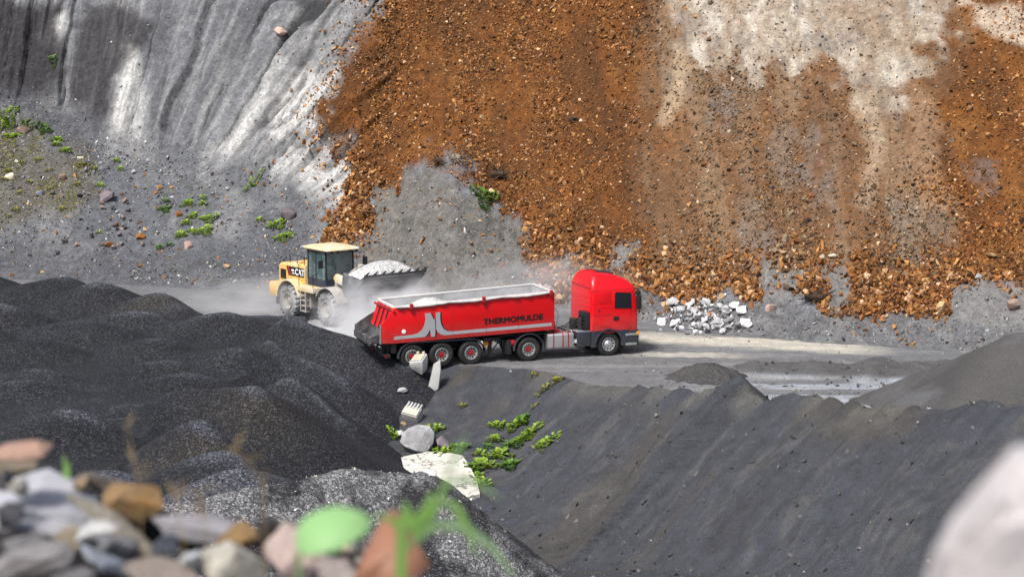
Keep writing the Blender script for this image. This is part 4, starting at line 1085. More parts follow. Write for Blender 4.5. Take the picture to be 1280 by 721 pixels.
for s in (-1, 1):
    b = MB().tube([(.8, s * .82, 3.3), (1.1, s * 1.2, 3.3), (1.1, s * 1.25, 3.0)], .018).box(1.04, 1.12, min(s * 1.15, s * 1.38), max(s * 1.15, s * 1.38), 2.68, 3.05)
    b.build('mirror', M['black_steel'], lcab)
MB().tube([(.86, -.3, 2.05), (.88, -.32, 2.9)], .012).build('wiper', M['black_steel'], lcab)
# articulation, front frame, arms
b = MB().box(.0, .9, -.28, .28, .6, 1.3).box(.85, 2.3, -.5, .5, .55, 1.35)
b.prism([(.95, 1.3), (2.2, 1.3), (1.9, 2.1), (1.55, 2.35), (1.2, 2.2)], -.5, -.36).prism([(.95, 1.3), (2.2, 1.3), (1.9, 2.1), (1.55, 2.35), (1.2, 2.2)], .36, .5)
b.build('front_frame', M['dusty_frame'], loader, bevel=.02)
for y0, y1 in ((-.74, -.56), (.56, .74)):
    MB().prism([(1.35, 2.22), (1.55, 2.42), (2.4, 2.30), (3.4, 1.95), (3.75, 1.75), (3.66, 1.50), (3.3, 1.55), (2.3, 1.90), (1.5, 2.02)], y0, y1).build('lift_arm', M['pale_yellow'], loader, bevel=.02)
    MB().cyl((1.4, (y0 + y1) / 2, 1.15), (2.2, (y0 + y1) / 2, 1.65), .09).cyl((2.2, (y0 + y1) / 2, 1.65), (2.9, (y0 + y1) / 2, 1.82), .05).build('lift_cylinder', M['silver'], loader)
b = MB().prism([(2.3, 2.0), (2.55, 2.95), (2.75, 2.9), (2.6, 2.0), (2.5, 1.7)], -.12, .12).cyl((1.5, 0, 2.25), (2.2, 0, 2.65), .1).cyl((2.2, 0, 2.65), (2.6, 0, 2.88), .055).tube([(2.45, 0, 1.8), (3.55, 0, 2.25)], .09)
b.build('tilt_linkage', M['dusty_frame'], loader, bevel=.01)
# bucket: rolled back and raised
BW = 1.68
prof_o = [(5.42, 2.66), (4.55, 1.92), (4.25, 1.70), (3.98, 1.62), (3.78, 1.70), (3.64, 1.92), (3.60, 2.25), (3.66, 2.60), (3.74, 2.80)]
prof_i = [(3.80, 2.78), (3.72, 2.58), (3.68, 2.25), (3.71, 1.96), (3.83, 1.77), (3.98, 1.70), (4.22, 1.78), (4.5, 1.99), (5.40, 2.72)]
bk = MB().prism(prof_o + prof_i, -BW, BW).build('bucket', M['bucket_dark'], loader, smooth=True)
for y0, y1 in ((-BW - .04, -BW), (BW, BW + .04)):
    MB().prism(prof_o[:-1] + [(3.74, 2.82), (4.2, 2.72), (4.7, 2.62), (5.2, 2.66)], y0, y1).build('side_plate', M['bucket_steel'], bk, bevel=.008)
MB().prism([(5.22, 2.56), (5.56, 2.82), (5.54, 2.86), (5.20, 2.62)], -BW - .05, BW + .05).prism([(5.16, 2.40), (5.42, 2.62), (5.40, 2.70), (5.1, 2.46)], -BW - .02, BW + .02).build('cutting_edge', M['black_steel'], bk)
for i in range(8):
    y = -BW + .05 + i * (2 * BW - .1) / 7
    MB().loft([[(5.40, y - .06, 2.74), (5.40, y + .06, 2.74), (5.40, y + .06, 2.84), (5.40, y - .06, 2.84)], [(5.74, y - .03, 2.99), (5.74, y + .03, 2.99), (5.73, y + .03, 3.02), (5.73, y - .03, 3.02)]]).build('bucket_tooth', M['black_steel'], bk)
xs_ = np.linspace(3.72, 5.45, 40); ys_ = np.linspace(-BW + .02, BW - .02, 60); Xl, Yl = np.meshgrid(xs_, ys_)
rim_ = np.interp(Xl, [3.72, 3.9, 5.0, 5.45], [2.62, 2.70, 2.62, 2.70])
hump_ = (1 - np.clip(np.abs(Yl) / BW, 0, 1) ** 2.4) * np.sin(np.clip((Xl - 3.72) / 1.73, 0, 1) * math.pi) ** .8
Zl = rim_ + .66 * hump_ + .05 * fbm(Xl * 3, Yl * 3, 4, 411) * hump_ ** .3
ld = mesh_np('gravel_load', np.stack([Xl, Yl, Zl], -1).reshape(-1, 3), grid_faces(*Xl.shape), M['pale_load'])
ld.location = loader.location; ld.rotation_euler = loader.rotation_euler
tag(ld, 'pale grey gravel heaped high in the raised loader bucket', 'gravel')

# ------------------------------------------------------------------ dust in the air round the loader and the tail of the trailer
def dust(name, label, loc, sc, dens, seed):
    bm = bmesh.new(); bmesh.ops.create_icosphere(bm, subdivisions=3, radius=1)
    me = bpy.data.meshes.new(name); bm.to_mesh(me); bm.free()
    m = bpy.data.materials.new(name); m.use_nodes = True; t = m.node_tree; t.nodes.clear()
    o_ = t.nodes.new('ShaderNodeOutputMaterial'); pv = t.nodes.new('ShaderNodeVolumePrincipled'); t.links.new(pv.outputs[0], o_.inputs['Volume'])
    pv.inputs['Color'].default_value = (.96, .96, .97, 1); pv.inputs['Anisotropy'].default_value = .2
    tc = t.nodes.new('ShaderNodeTexCoord'); ln_ = t.nodes.new('ShaderNodeVectorMath'); ln_.operation = 'LENGTH'; t.links.new(tc.outputs['Object'], ln_.inputs[0])
    mr_ = t.nodes.new('ShaderNodeMapRange'); mr_.inputs[1].default_value = .98; mr_.inputs[2].default_value = .1; mr_.inputs[3].default_value = 0; mr_.inputs[4].default_value = 1; mr_.interpolation_type = 'SMOOTHSTEP'
    t.links.new(ln_.outputs['Value'], mr_.inputs[0])
    nz = t.nodes.new('ShaderNodeTexNoise'); nz.inputs['Scale'].default_value = 2.2; nz.inputs['Detail'].default_value = 4; t.links.new(tc.outputs['Object'], nz.inputs['Vector'])
    rp = t.nodes.new('ShaderNodeMapRange'); rp.inputs[1].default_value = .38; rp.inputs[2].default_value = .7; t.links.new(nz.outputs['Fac'], rp.inputs[0])
    mu = t.nodes.new('ShaderNodeMath'); mu.operation = 'MULTIPLY'; t.links.new(mr_.outputs[0], mu.inputs[0]); t.links.new(rp.outputs[0], mu.inputs[1])
    m2 = t.nodes.new('ShaderNodeMath'); m2.operation = 'MULTIPLY'; t.links.new(mu.outputs[0], m2.inputs[0]); m2.inputs[1].default_value = dens; t.links.new(m2.outputs[0], pv.inputs['Density'])
    me.materials.append(m)
    o = link(bpy.data.objects.new(name, me)); o.location = loc; o.scale = sc
    tag(o, label, 'dust', kind='stuff'); return o
dust('dust', 'white dust drifting round the loader bucket and the trailer tail', (-5.4, 91.6, .7), (4.2, 5.0, 2.6), 3.2, 1)
dust('dust', 'thin grey dust trailing over the ground behind the loader', (-13, 99, .6), (6, 4, 2.0), .5, 3)
dust('dust', 'faint dust hanging over the open trailer', (.8, 91.5, 2.6), (6.0, 2.6, 1.8), .6, 2)
# ------------------------------------------------------------------ stones
rng = np.random.default_rng(7)
def hull(seed, n=16, flat=(1, 1, 1), cube=.35):
    r = random.Random(seed); bm = bmesh.new()
    for _ in range(n):
        p = Vector((r.gauss(0, 1), r.gauss(0, 1), r.gauss(0, 1))).normalized()
        m = max(abs(p.x), abs(p.y), abs(p.z)); p = p * ((1 - cube) + cube / m) * r.uniform(.8, 1.05)
        bm.verts.new((p.x * flat[0], p.y * flat[1], p.z * flat[2]))
    bmesh.ops.convex_hull(bm, input=bm.verts)
    loose = [v for v in bm.verts if not v.link_faces]
    bmesh.ops.delete(bm, geom=loose, context='VERTS')
    bmesh.ops.triangulate(bm, faces=bm.faces)
    return bm

def hull_np(seed, n, flat):
    bm = hull(seed, n, flat); bm.verts.index_update()
    V = np.array([v.co[:] for v in bm.verts]); F = np.array([[v.index for v in f.verts] for f in bm.faces]); bm.free()
    return V, F
CHIPS = [hull_np(s, 9, f) for s, f in ((1, (1, .7, .45)), (2, (1, .8, .35)), (3, (1, .6, .6)), (4, (1, .9, .5)), (5, (1.2, .5, .4)), (6, (1, .75, .55)), (7, (1.1, .8, .3)), (8, (.9, .8, .7)))]

def rand_rot(n, r):
    q = r.normal(size=(n, 4)); q /= np.linalg.norm(q, axis=1, keepdims=True)
    w, x, y, z = q.T
    return np.stack([np.stack([1 - 2 * (y * y + z * z), 2 * (x * y - z * w), 2 * (x * z + y * w)], -1),
                     np.stack([2 * (x * y + z * w), 1 - 2 * (x * x + z * z), 2 * (y * z - x * w)], -1),
                     np.stack([2 * (x * z - y * w), 2 * (y * z + x * w), 1 - 2 * (x * x + y * y)], -1)], 1)

def scatter(name, P, S, Cc, mat):
    Vs, Fs, Ts = [], [], []; off = 0
    pick = rng.integers(0, len(CHIPS), len(P))
    for i, (v, f) in enumerate(CHIPS):
        id_ = np.nonzero(pick == i)[0]
        if not len(id_): continue
        Rm = rand_rot(len(id_), rng)
        vv = np.einsum('nij,kj->nki', Rm, v) * S[id_][:, None, None] + P[id_][:, None, :]
        ff = f[None] + (np.arange(len(id_)) * len(v))[:, None, None] + off
        Vs.append(vv.reshape(-1, 3)); Fs.append(ff.reshape(-1, 3)); Ts.append(np.repeat(Cc[id_], len(v), 0)); off += len(id_) * len(v)
    return mesh_np(name, np.concatenate(Vs), np.concatenate(Fs), mat, False, np.concatenate(Ts))

k = NT('loose_stone'); c = k.coord()
col = k.mix(1, k.tint(), k.ramp(k.noise(c, 12, 3), [(.3, .75), (.7, 1.25)]), 'MULTIPLY')
M['chip'] = k.out(col, .85, spec=.25)

XX, YY, ZZ, PXX = CL['X'], CL['Y'], CL['Z'], CL['PX']
ok = (XX > -33) & (XX < 30) & (ZZ > .1) & (ZZ < 18)
def sample(wt, n):
    w = (wt * ok).ravel(); w = w / w.sum()
    i = rng.choice(w.size, n, p=w)
    nn_ = CL['N'].reshape(-1, 3)[i]
    P = np.stack([PXX.ravel()[i], YY.ravel()[i], ZZ.ravel()[i]], -1)
    P[:, 0] += rng.uniform(-.06, .06, n); 
    return i, P, nn_
def palette(cols, wts, n, jit=.25):
    cols = np.array(cols); k_ = rng.choice(len(cols), n, p=np.array(wts) / sum(wts))
    return cols[k_] * (1 + jit * rng.normal(size=(n, 1))).clip(.4, 1.8)
OCHRE = [(.235, .095, .026), (.34, .17, .06), (.13, .052, .015), (.07, .034, .015), (.48, .32, .19), (.22, .115, .05)]
low = sstep(4.6, 1.2, CL['ZB'] - 1.6 * np.clip(-(XX - 2) / 6, 0, 2))
dens = CL['OR'] * (1 - .93 * CL['OUT']) * (1 - .25 * CL['BR'] * (1 - low)) * (1 - .94 * CL['GAP']) * (1 - .96 * CL['BERM']) * (.30 + .9 * sstep(-.25, .35, fbm(XX * .45, ZZ * .22, 4, 501)) + .7 * low)
n = 64000
i, P, nn_ = sample(dens, n)
lw = low.ravel()[i]; brw = (CL['BR'] * (1 - low)).ravel()[i]
S = np.exp(rng.normal(math.log(.052), .50, n)) * (1 + 1.2 * lw); S = np.minimum(S, .24)
c1 = palette(OCHRE, [4, 2.6, 4, 2.2, .7, 2], n); c2 = palette([(.15, .10, .06), (.24, .18, .12), (.075, .05, .032), (.36, .30, .23), (.22, .12, .05)], [4, 2, 3.5, .6, 2.4], n)
Cc = np.where((rng.random(n) < brw * .85)[:, None], c2, c1)
o = scatter('scree', P + nn_ * (S * .25)[:, None], S, Cc, M['chip']); tag(o, kind='stuff')
# a sprinkling that has rolled on to the grey rock along the left edge of the scree
edge_w = sstep(0, .02, np.where(CL['OR'] < .5, 1, 0) * 1.0) * np.exp(-np.abs(poly_sd(XX, ZZ, P2(ORANGE))) / .7) * CL['LEFT'] + .012 * CL['LEFT'] * sstep(8, 3, CL['ZB']) + .05 * (1 - CL['LEFT']) * CL['HUMP']
i, P, nn_ = sample(edge_w, 1500); S = np.minimum(np.exp(rng.normal(math.log(.085), .45, 1500)), .26)
o = scatter('rolled_scree', P + nn_ * (S * .3)[:, None], S, palette(OCHRE, [4, 4, 2, 1, 2, 1], 1500), M['chip']); tag(o, kind='stuff')
# grey rubble
gw = CL['LEFT'] * (.06 + (1 - CL['UP']) * (.25 + sstep(0, .4, fbm(XX * .4, ZZ * .5, 4, 511)))) * (1 - CL['OR']) * (1 + CL['SPUR']) + .5 * CL['HUMP'] + 1.1 * CL['BERM'] * (XX > 4) + .5 * CL['GAP'] + .25 * CL['OUT']
i, P, nn_ = sample(gw, 15000); S = np.minimum(np.exp(rng.normal(math.log(.042), .5, 15000)), .17)
o = scatter('rubble', P + nn_ * (S * .3)[:, None], S, palette([(.13, .13, .135), (.20, .20, .205), (.07, .07, .075), (.36, .35, .34), (.2, .15, .11), (.55, .54, .52)], [4, 3, 3, 1, 1, .45], 15000), M['chip']); tag(o, kind='stuff')
wrk = np.exp(-((XX - 8.6) / 1.1) ** 2) * (CL['ZB'] < 1.6) * (CL['ZB'] > .15)
i, P, nn_ = sample(wrk, 700); S = np.minimum(np.exp(rng.normal(math.log(.06), .45, 700)), .16)
o = scatter('rock_chippings', P + nn_ * (S * .3)[:, None], S, palette([(.45, .45, .45), (.2, .2, .205), (.08, .08, .085), (.6, .6, .59)], [3, 3, 2, 1], 700), M['chip']); tag(o, kind='stuff')
# crumbs on the spoil face, the mottled heap and the floor
def sprinkle(n, x0, x1, y0, y1, f, smin, smax_, cols, wts, cond=None):
    x = rng.uniform(x0, x1, n); y = rng.uniform(y0, y1, n)
    z = f(x, y); S = smin * (smax_ / smin) ** (rng.random(n) ** 2.6)
    m = np.ones(n, bool) if cond is None else cond(x, y, z)
    return np.stack([x, y, z + S * .15], -1)[m], S[m], palette(cols, wts, n)[m]
A = [sprinkle(5200, -6, 18, 54, 84, ground_z, .02, .15, [(.06, .06, .06), (.1, .095, .09), (.2, .19, .18)], [4, 2, .5], lambda x, y, z: (z > pile_z(x, y)) & (z > mottle_z(x, y)) & (z < right_pile_z(x, y) + 5)),
     sprinkle(700, -2, 22, 82, 98, ground_z, .02, .09, [(.1, .1, .1), (.22, .21, .2), (.4, .38, .35)], [4, 3, 1], lambda x, y, z: (z > -.1) & (z > cliff_z(x, y))),
     sprinkle(1500, -12, 0, 50, 64, mottle_z, .02, .09, [(.5, .5, .48), (.2, .2, .2), (.04, .04, .04), (.6, .56, .5)], [2, 2, 2, 1], lambda x, y, z: (z > ground_z(x, y)) & (z > pile_z(x, y)))]
o = scatter('loose_crumbs', np.concatenate([a[0] for a in A]), np.concatenate([a[1] for a in A]), np.concatenate([a[2] for a in A]), M['chip']); tag(o, kind='stuff')

# the built face, with its relief, seen along a line of sight
_vx, _vy, _vz = PXX.ravel(), YY.ravel(), ZZ.ravel()
_dp = _vy * _fwd.y + (_vz - CAM_H) * _fwd.z
_ppx = 640 + FPX * _vx / _dp; _ppy = 360.5 - FPX * (_vy * _up.y + (_vz - CAM_H) * _up.z) / _dp
def on_face(px, py):
    d = (_ppx - px) ** 2 + (_ppy - py) ** 2
    c_ = np.nonzero(d < max(4.0, d.min() + 1))[0]; j = c_[np.argmin(_vy[c_])]
    return Vector((_vx[j], _vy[j], _vz[j]))
def on2(px, py):
    p = on(px, py, ground_z, cliff_z, lo=78)
    if float(cliff_z(np.array([p.x]), np.array([p.y]))[0]) > p.z - .03: return on_face(px, py)
    return p
# single stones -----------------------------------------------------------------
def stone_mat(name, col, var=.25, scale=5, spots=None, bump=.6):
    k = NT(name); c = k.coord()
    oi = k.n('ShaderNodeObjectInfo')
    cc = k.ramp(k.noise(c, scale, 6, .65), [(.28, tuple(v * (1 - var) for v in col)), (.72, tuple(min(.9, v * (1 + var)) for v in col))])
    if spots: cc = k.mix(k.ramp(k.noise(c, spots[1], 5, .6), [(spots[2], 0), (spots[2] + .12, 1)]), cc, spots[0])
    cc = k.mix(1, cc, k.ramp(oi.outputs['Random'], [(0, .72), (1, 1.28)]), 'MULTIPLY')
    return k.out(cc, .85, normal=k.bump(k.noise(c, scale * 3, 8, .65), bump, .04), spec=.25)
M['st_ochre'] = stone_mat('ochre_stone', (.30, .125, .035), .45, 5)
M['st_rust'] = stone_mat('rust_stone', (.20, .08, .025), .5, 5)
M['st_tan'] = stone_mat('tan_stone', (.46, .30, .16), .3, 5)
M['st_white'] = stone_mat('white_stone', (.58, .58, .585), .18, 6, ((.22, .22, .24), 4, .58))
M['st_pale'] = stone_mat('pale_grey_stone', (.34, .34, .345), .3, 6, ((.13, .13, .14), 3, .55))
M['st_grey'] = stone_mat('grey_stone', (.24, .24, .25), .3, 4, ((.42, .41, .40), 3, .58))
M['st_dark'] = stone_mat('dark_stone', (.07, .07, .075), .4, 5)
M['st_brown'] = stone_mat('brown_grey_stone', (.22, .16, .13), .3, 4)
M['st_pink'] = stone_mat('pinkish_stone', (.45, .32, .27), .25, 4)
M['st_cream'] = stone_mat('cream_stone', (.62, .55, .42), .2, 4)
M['st_purple'] = stone_mat('purple_grey_stone', (.17, .145, .155), .3, 4)
M['st_blue'] = stone_mat('bluish_stone', (.22, .25, .30), .3, 4)

def stone_mesh(name, seed, mat, n=18, flat=(1, .8, .65), bevel=.06, cube=.4, rough=0):
    bm = hull(seed, n, flat, cube)
    if bevel:
        bmesh.ops.bevel(bm, geom=[e for e in bm.edges if e.calc_face_angle(0) > .35], offset=bevel, segments=2, affect='EDGES', clamp_overlap=True)
    if rough:
        bmesh.ops.triangulate(bm, faces=bm.faces)
        bmesh.ops.subdivide_edges(bm, edges=[e for e in bm.edges if e.calc_length() > .25], cuts=2, use_grid_fill=True)
        bm.normal_update()
        r = random.Random(seed)
        for v in bm.verts: v.co += v.normal * r.uniform(-rough, rough)
    me = bpy.data.meshes.new(name); bm.to_mesh(me); bm.free(); me.materials.append(mat)
    for p in me.polygons: p.use_smooth = bool(bevel)
    if bevel:
        b2 = bmesh.new(); b2.from_mesh(me)
        for e in b2.edges:
            if len(e.link_faces) == 2 and e.calc_face_angle(0) > R(30): e.smooth = False
        b2.to_mesh(me); b2.free()
    return me

def put(name, me, loc, sc, rot, label=None, cat=None, group=None):
    o = link(bpy.data.objects.new(name, me)); o.location = loc
    o.scale = sc if hasattr(sc, '__len__') else (sc, sc, sc); o.rotation_euler = rot
    return tag(o, label, cat, group)

rr = random.Random(5)
omesh = [stone_mesh('scree_stone', 40 + q, m_, 12, f, .05) for q, (m_, f) in enumerate([(M['st_ochre'], (1, .75, .45)), (M['st_rust'], (1, .8, .5)), (M['st_tan'], (1, .7, .4)), (M['st_ochre'], (1.2, .6, .45)), (M['st_rust'], (1.1, .7, .6)), (M['st_ochre'], (1, .9, .35)), (M['st_tan'], (.9, .8, .6))])]
i, P, nn_ = sample(CL['OR'] * low ** 1.5 * (1 - .9 * CL['GAP']) * (1 - .8 * CL['BERM']) * (1 - CL['OUT']) * (CL['ZB'] < 5) * (.4 + (XX > 3)), 290)
for p, nv in zip(P, nn_):
    s = min(.42, .17 * math.exp(rr.gauss(0, .35)))
    if s * 1.2 < .13: s = .14
    put('scree_stone', rr.choice(omesh), Vector(p) + Vector(nv) * s * .35, s, (rr.uniform(0, 6), rr.uniform(0, 6), rr.uniform(0, 6)),
        'rusty orange angular stone among many at the foot of the orange scree', 'stone', 'orange stones at the foot of the scree')

# white rock pile beside the road
wm = [stone_mesh('white_rock', 60 + q, m_, 14, f, .06, .45) for q, (m_, f) in enumerate([(M['st_white'], (1, .8, .7)), (M['st_white'], (1, .7, .8)), (M['st_pale'], (1, .8, .6)), (M['st_white'], (1.1, .7, .6)), (M['st_dark'], (1, .9, .8)), (M['st_grey'], (.9, .9, .7))])]
big = [(842, 379, 13), (862, 381, 15), (852, 387, 11), (882, 379, 12), (900, 384, 11), (918, 383, 12), (926, 391, 13), (880, 402, 13), (896, 405, 11), (931, 406, 14), (923, 408, 11), (826, 405, 12), (840, 407, 14), (910, 411, 9), (903, 416, 7), (905, 395, 9), (870, 392, 9), (890, 389, 10), (912, 400, 9), (857, 398, 8)]
for q in range(110):
    big.append((rr.gauss(878, 23), rr.uniform(382, 419), rr.uniform(4, 8.5)))
for q, (px, py, w) in enumerate(big):
    p = on2(px, py)
    s = w / 2 / 27.5 * 1.2
    m_ = wm[q % 2] if q < 6 or q in (7, 9, 11, 12) else rr.choice(wm)
    put('white_rock', m_, p + Vector((0, -.05, s * .5)), s * rr.uniform(.95, 1.15), (rr.uniform(-.5, .5), rr.uniform(-.5, .5), rr.uniform(0, 6)),
        'whitish broken rock in the loose rock pile beside the road ahead of the truck', 'rock', 'white rocks piled beside the road')

# grey stones lying about the apron on the left, all alike
gm = [stone_mesh('grey_rock', 80 + q, m_, 13, (1, .8, .6), .05) for q, m_ in enumerate([M['st_grey'], M['st_brown'], M['st_pale'], M['st_dark'], M['st_purple']])]
pts = [(128 + rr.uniform(-10, 30) + t * 22, 240 + t * 55 + rr.uniform(-8, 8)) for t in [j / 22 for j in range(22)]] + [(rr.uniform(60, 330), rr.uniform(200, 320)) for _ in range(34)]
for px, py in pts:
    p = on_face(px, py); s = rr.uniform(.10, .24)
    put('grey_rock', rr.choice(gm), p + Vector((0, -.1, s * .4)), s, (rr.uniform(0, 6), rr.uniform(-.4, .4), rr.uniform(0, 6)), 'small grey rock strewn on the dark rubble apron left of the loader', 'rock', 'grey rocks on the rubble apron')

def single(px, py, w, h, mat, seed, name, label, cat='rock', funcs=(cliff_z,), lo=80, rot=0, dy=0, lift=.3, n=18):
    p = on2(px, py) if cliff_z in funcs else on(px, py, *funcs, lo=lo); sc = FPX / p.y
    me = stone_mesh(name, seed, mat, n, (1, .85, 1), .05, .45, .02)
    o = put(name, me, p + Vector((0, dy, h / sc * lift)), (w / sc / 1.9, w / sc / 2.1, h / sc / 1.9), (0, 0, rot), label, cat)
    return o
single(28, 164, 18, 10, M['st_brown'], 101, 'rock', 'flat brownish rock among the weeds on the top of the left spur')
single(13, 222, 13, 10, M['st_cream'], 102, 'rock', 'pale cream rock on the weedy spur at the left edge')
single(79, 222, 12, 9, M['st_brown'], 103, 'rock', 'brown rock below the weeds of the left spur')
single(49, 243, 12, 8, M['st_blue'], 104, 'rock', 'bluish grey rock low on the weedy left spur')
single(134, 249, 20, 16, M['st_purple'], 105, 'boulder', 'brownish grey boulder at the head of the trail of grey stones', 'boulder')
single(126, 212, 9, 7, M['st_blue'], 106, 'rock', 'small blue grey rock under the pale cliff foot')
single(235, 309, 11, 12, M['st_pink'], 107, 'rock', 'upright pinkish block on the dark apron left of the loader')
single(360, 272, 20, 20, M['st_purple'], 108, 'boulder', 'purple grey boulder next to a green weed above the loader', 'boulder')
single(352, 43, 18, 11, M['st_pink'], 109, 'boulder', 'pinkish boulder lodged high on the grey rock face', 'boulder')
single(176, 296, 14, 8, M['st_ochre'], 110, 'rock', 'orange rock lying between pale stones below the weeds')
single(223, 269, 9, 8, M['st_rust'], 111, 'rock', 'rusty brown rock right of the weeds on the apron')
single(81, 302, 10, 6, M['st_dark'], 112, 'rock', 'dark brown rock low on the apron under the spur')
single(136, 306, 12, 7, M['st_rust'], 113, 'rock', 'reddish rock at the bottom of the trail of grey stones')
single(283, 333, 10, 6, M['st_tan'], 114, 'rock', 'tan stone on the dark ground left of the loader wheels')
single(100, 197, 9, 5, M['st_cream'], 115, 'rock', 'small cream stone right of the weeds at the cliff foot')
single(1269, 384, 22, 16, M['st_brown'], 116, 'boulder', 'brown and grey boulder on the grey bank at the right edge', 'boulder', (ground_z, cliff_z))
single(1222, 347, 9, 8, M['st_pale'], 117, 'rock', 'pale grey rock on top of the grey bank at the right', 'rock', (ground_z, cliff_z))
single(962, 387, 14, 11, M['st_pink'], 118, 'rock', 'pinkish grey rock under the scree just right of the white rock pile')
single(1040, 322, 11, 6, M['st_cream'], 119, 'rock', 'flat cream rock above the grey gap in the scree')

# dead roots in the scree
M['root'] = stone_mat('root_wood', (.07, .045, .03), .4, 5)
M['pale_root'] = stone_mat('pale_root_wood', (.30, .25, .19), .4, 5)
def roots(name, px, py, w, h, mat, seed, label, n=26):
    p = on_face(px, py); sc = FPX / p.y; r_ = random.Random(seed); b = MB()
    W, H = w / sc / 2, h / sc / 2
    core = [(math.cos(a) * W * .32 * r_.uniform(.7, 1.1), -.12 + r_.uniform(-.1, .1), math.sin(a) * H * .5 * r_.uniform(.7, 1.1)) for a in [j * .7 for j in range(9)]]
    b.tube([(-W * .5, .0, 0), (-W * .15, -.1, .05), (W * .2, -.1, 0), (W * .5, .0, -.05)], [H * .2, H * .42, H * .42, H * .2], 9)
    for _ in range(n):
        a = r_.uniform(0, 6.28); q = Vector((r_.uniform(-.3, .3) * W, -.12, r_.uniform(-.2, .2) * H)); pts_ = [q]
        for s_ in range(4):
            a += r_.uniform(-.5, .5); q = q + Vector((math.cos(a) * W * .26, r_.uniform(-.16, .06), math.sin(a) * H * .26)); pts_.append(q)
        r0 = r_.uniform(.025, .05); b.tube(pts_, [r0, r0 * .8, r0 * .6, r0 * .4, r0 * .15], 5)
    o = b.build(name, mat, smooth=True); o.location = p + Vector((0, -.12, .05)); return tag(o, label, 'tree root')
roots('tree_stump', 625, 217, 34, 26, M['root'], 3, 'dark dead tree stump half buried in the scree above the grey hump')
roots('tree_root', 570, 197, 30, 24, M['pale_root'], 4, 'pale splayed dead root at the upper edge of the grey hump')
roots('tree_root', 548, 201, 18, 20, M['root'], 5, 'small dark root just left of the pale splayed root')
roots('root_ball', 1020, 370, 44, 30, M['root'], 6, 'dark brown root ball at the foot of the scree above the grey bank', 40)
roots('tree_root', 715, 148, 18, 12, M['root'], 7, 'thin dark root sticking out high in the orange scree', 14)

# valley: boulder, slabs, concrete pieces
VF = (ground_z, pile_z, mottle_z)
M['boulder'] = stone_mat('valley_boulder', (.27, .27, .275), .35, 2.6, ((.46, .45, .43), 2.2, .54), 1.0)
def facet(name, pts, mat, bev, label, cat):
    bm = bmesh.new()
    for p in pts: bm.verts.new(p)
    bmesh.ops.convex_hull(bm, input=bm.verts); bmesh.ops.delete(bm, geom=[v for v in bm.verts if not v.link_faces], context='VERTS')
    bmesh.ops.bevel(bm, geom=[e for e in bm.edges if e.calc_face_angle(0) > .3], offset=bev, segments=2, affect='EDGES', clamp_overlap=True)
    me = bpy.data.meshes.new(name); bm.to_mesh(me); bm.free(); me.materials.append(mat)
    return tag(link(bpy.data.objects.new(name, me)), label, cat)
bp_ = on(522, 566, *VF); D = bp_.y
q = lambda px, py, dy: at(px, py, D + dy)
facet('boulder', [q(500, 552, 0), q(503, 541, .1), q(511, 534, .3), q(523, 530, .6), q(537, 532, .6), q(543, 541, .4), q(542, 553, .1), q(533, 566, -.1), q(520, 563, -.25), q(505, 557, -.1), q(512, 540, .1), q(530, 541, .05), q(525, 533, 1.3), q(540, 537, 1.4), q(505, 548, 1.2), q(541, 560, 1.0), q(510, 572, .8), q(530, 576, .4)],
      M['boulder'], .015, 'large light grey angular boulder at the head of the pale slab', 'boulder')
facet('rock_slab', [q(545, 549, .3), q(552, 544, .5), q(560, 551, .5), q(563, 559, .2), q(548, 560, .1), q(547, 556, .0), q(553, 548, 1.0), q(560, 562, .8), q(550, 566, .4)],
      M['st_purple'], .012, 'small tilted dark brown slab right of the large boulder', 'rock')
facet('rock', [q(496, 538, .6), q(503, 537, .6), q(504, 543, .5), q(498, 544, .4), q(500, 539, 1.1), q(502, 546, .9)], M['st_white'], .02, 'small white rock tucked behind the left of the large boulder', 'rock')
single(504, 531, 9, 6, M['st_tan'], 131, 'rock', 'small tan rock between the ribbed block and the large boulder', 'rock', VF, 50)
M['concrete'] = stone_mat('weathered_concrete', (.38, .38, .365), .15, 2, ((.40, .38, .34), 1.5, .57), .3)
M['cream_concrete'] = stone_mat('cream_concrete', (.46, .42, .33), .15, 2.5, ((.36, .32, .24), 2, .58), .4)
# block 1: hollow-sided element with a cream bearing face, standing on its end
p1 = on(530, 470, ground_z, pile_z); p1 = Vector((p1.x, p1.y, p1.z))
e1 = empty('concrete_block', p1, R(-24)); e1.rotation_euler = (R(20), R(-6), R(-24)); e1.scale = (.72, .72, .8); tag(e1, 'weathered white concrete block with cream notched top standing before the trailer wheels', 'concrete block')
S1 = 1 / (FPX / p1.y)
b = MB()
b.loft([[(-.48, -.30, .55), (.10, -.38, .25), (.16, .28, .25), (-.44, .36, .55)], [(-.54, -.36, .80), (.34, -.42, .78), (.38, .36, .84), (-.50, .42, .86)], [(-.50, -.34, 1.02), (.36, -.40, 1.06), (.40, .38, 1.14), (-.46, .42, 1.10)]])
b.build('block_body', M['concrete'], e1, bevel=.03)
b = MB().loft([[(-.44, -.28, 1.055), (.30, -.33, 1.09), (.34, .32, 1.165), (-.40, .36, 1.125)], [(-.42, -.26, 1.10), (.28, -.31, 1.135), (.32, .30, 1.21), (-.38, .34, 1.17)]])
b.build('cream_face', M['cream_concrete'], e1, bevel=.02)
for x, y in ((-.25, .3), (.12, .28)): MB().box(x, x + .14, y, y + .16, 1.12, 1.27).build('lug', M['cream_concrete'], e1, bevel=.02)
p2 = on(540, 482, ground_z, pile_z)
b = MB().loft([[(-.42, -.1, -.75), (.28, -.16, -.35), (.34, .12, -.35), (-.36, .2, -.75)], [(-.10, -.02, .35), (.42, -.06, .55), (.46, .20, .55), (-.04, .26, .35)], [(.02, .1, .85), (.40, .06, 1.05), (.42, .3, 1.05), (.06, .36, .85)]])
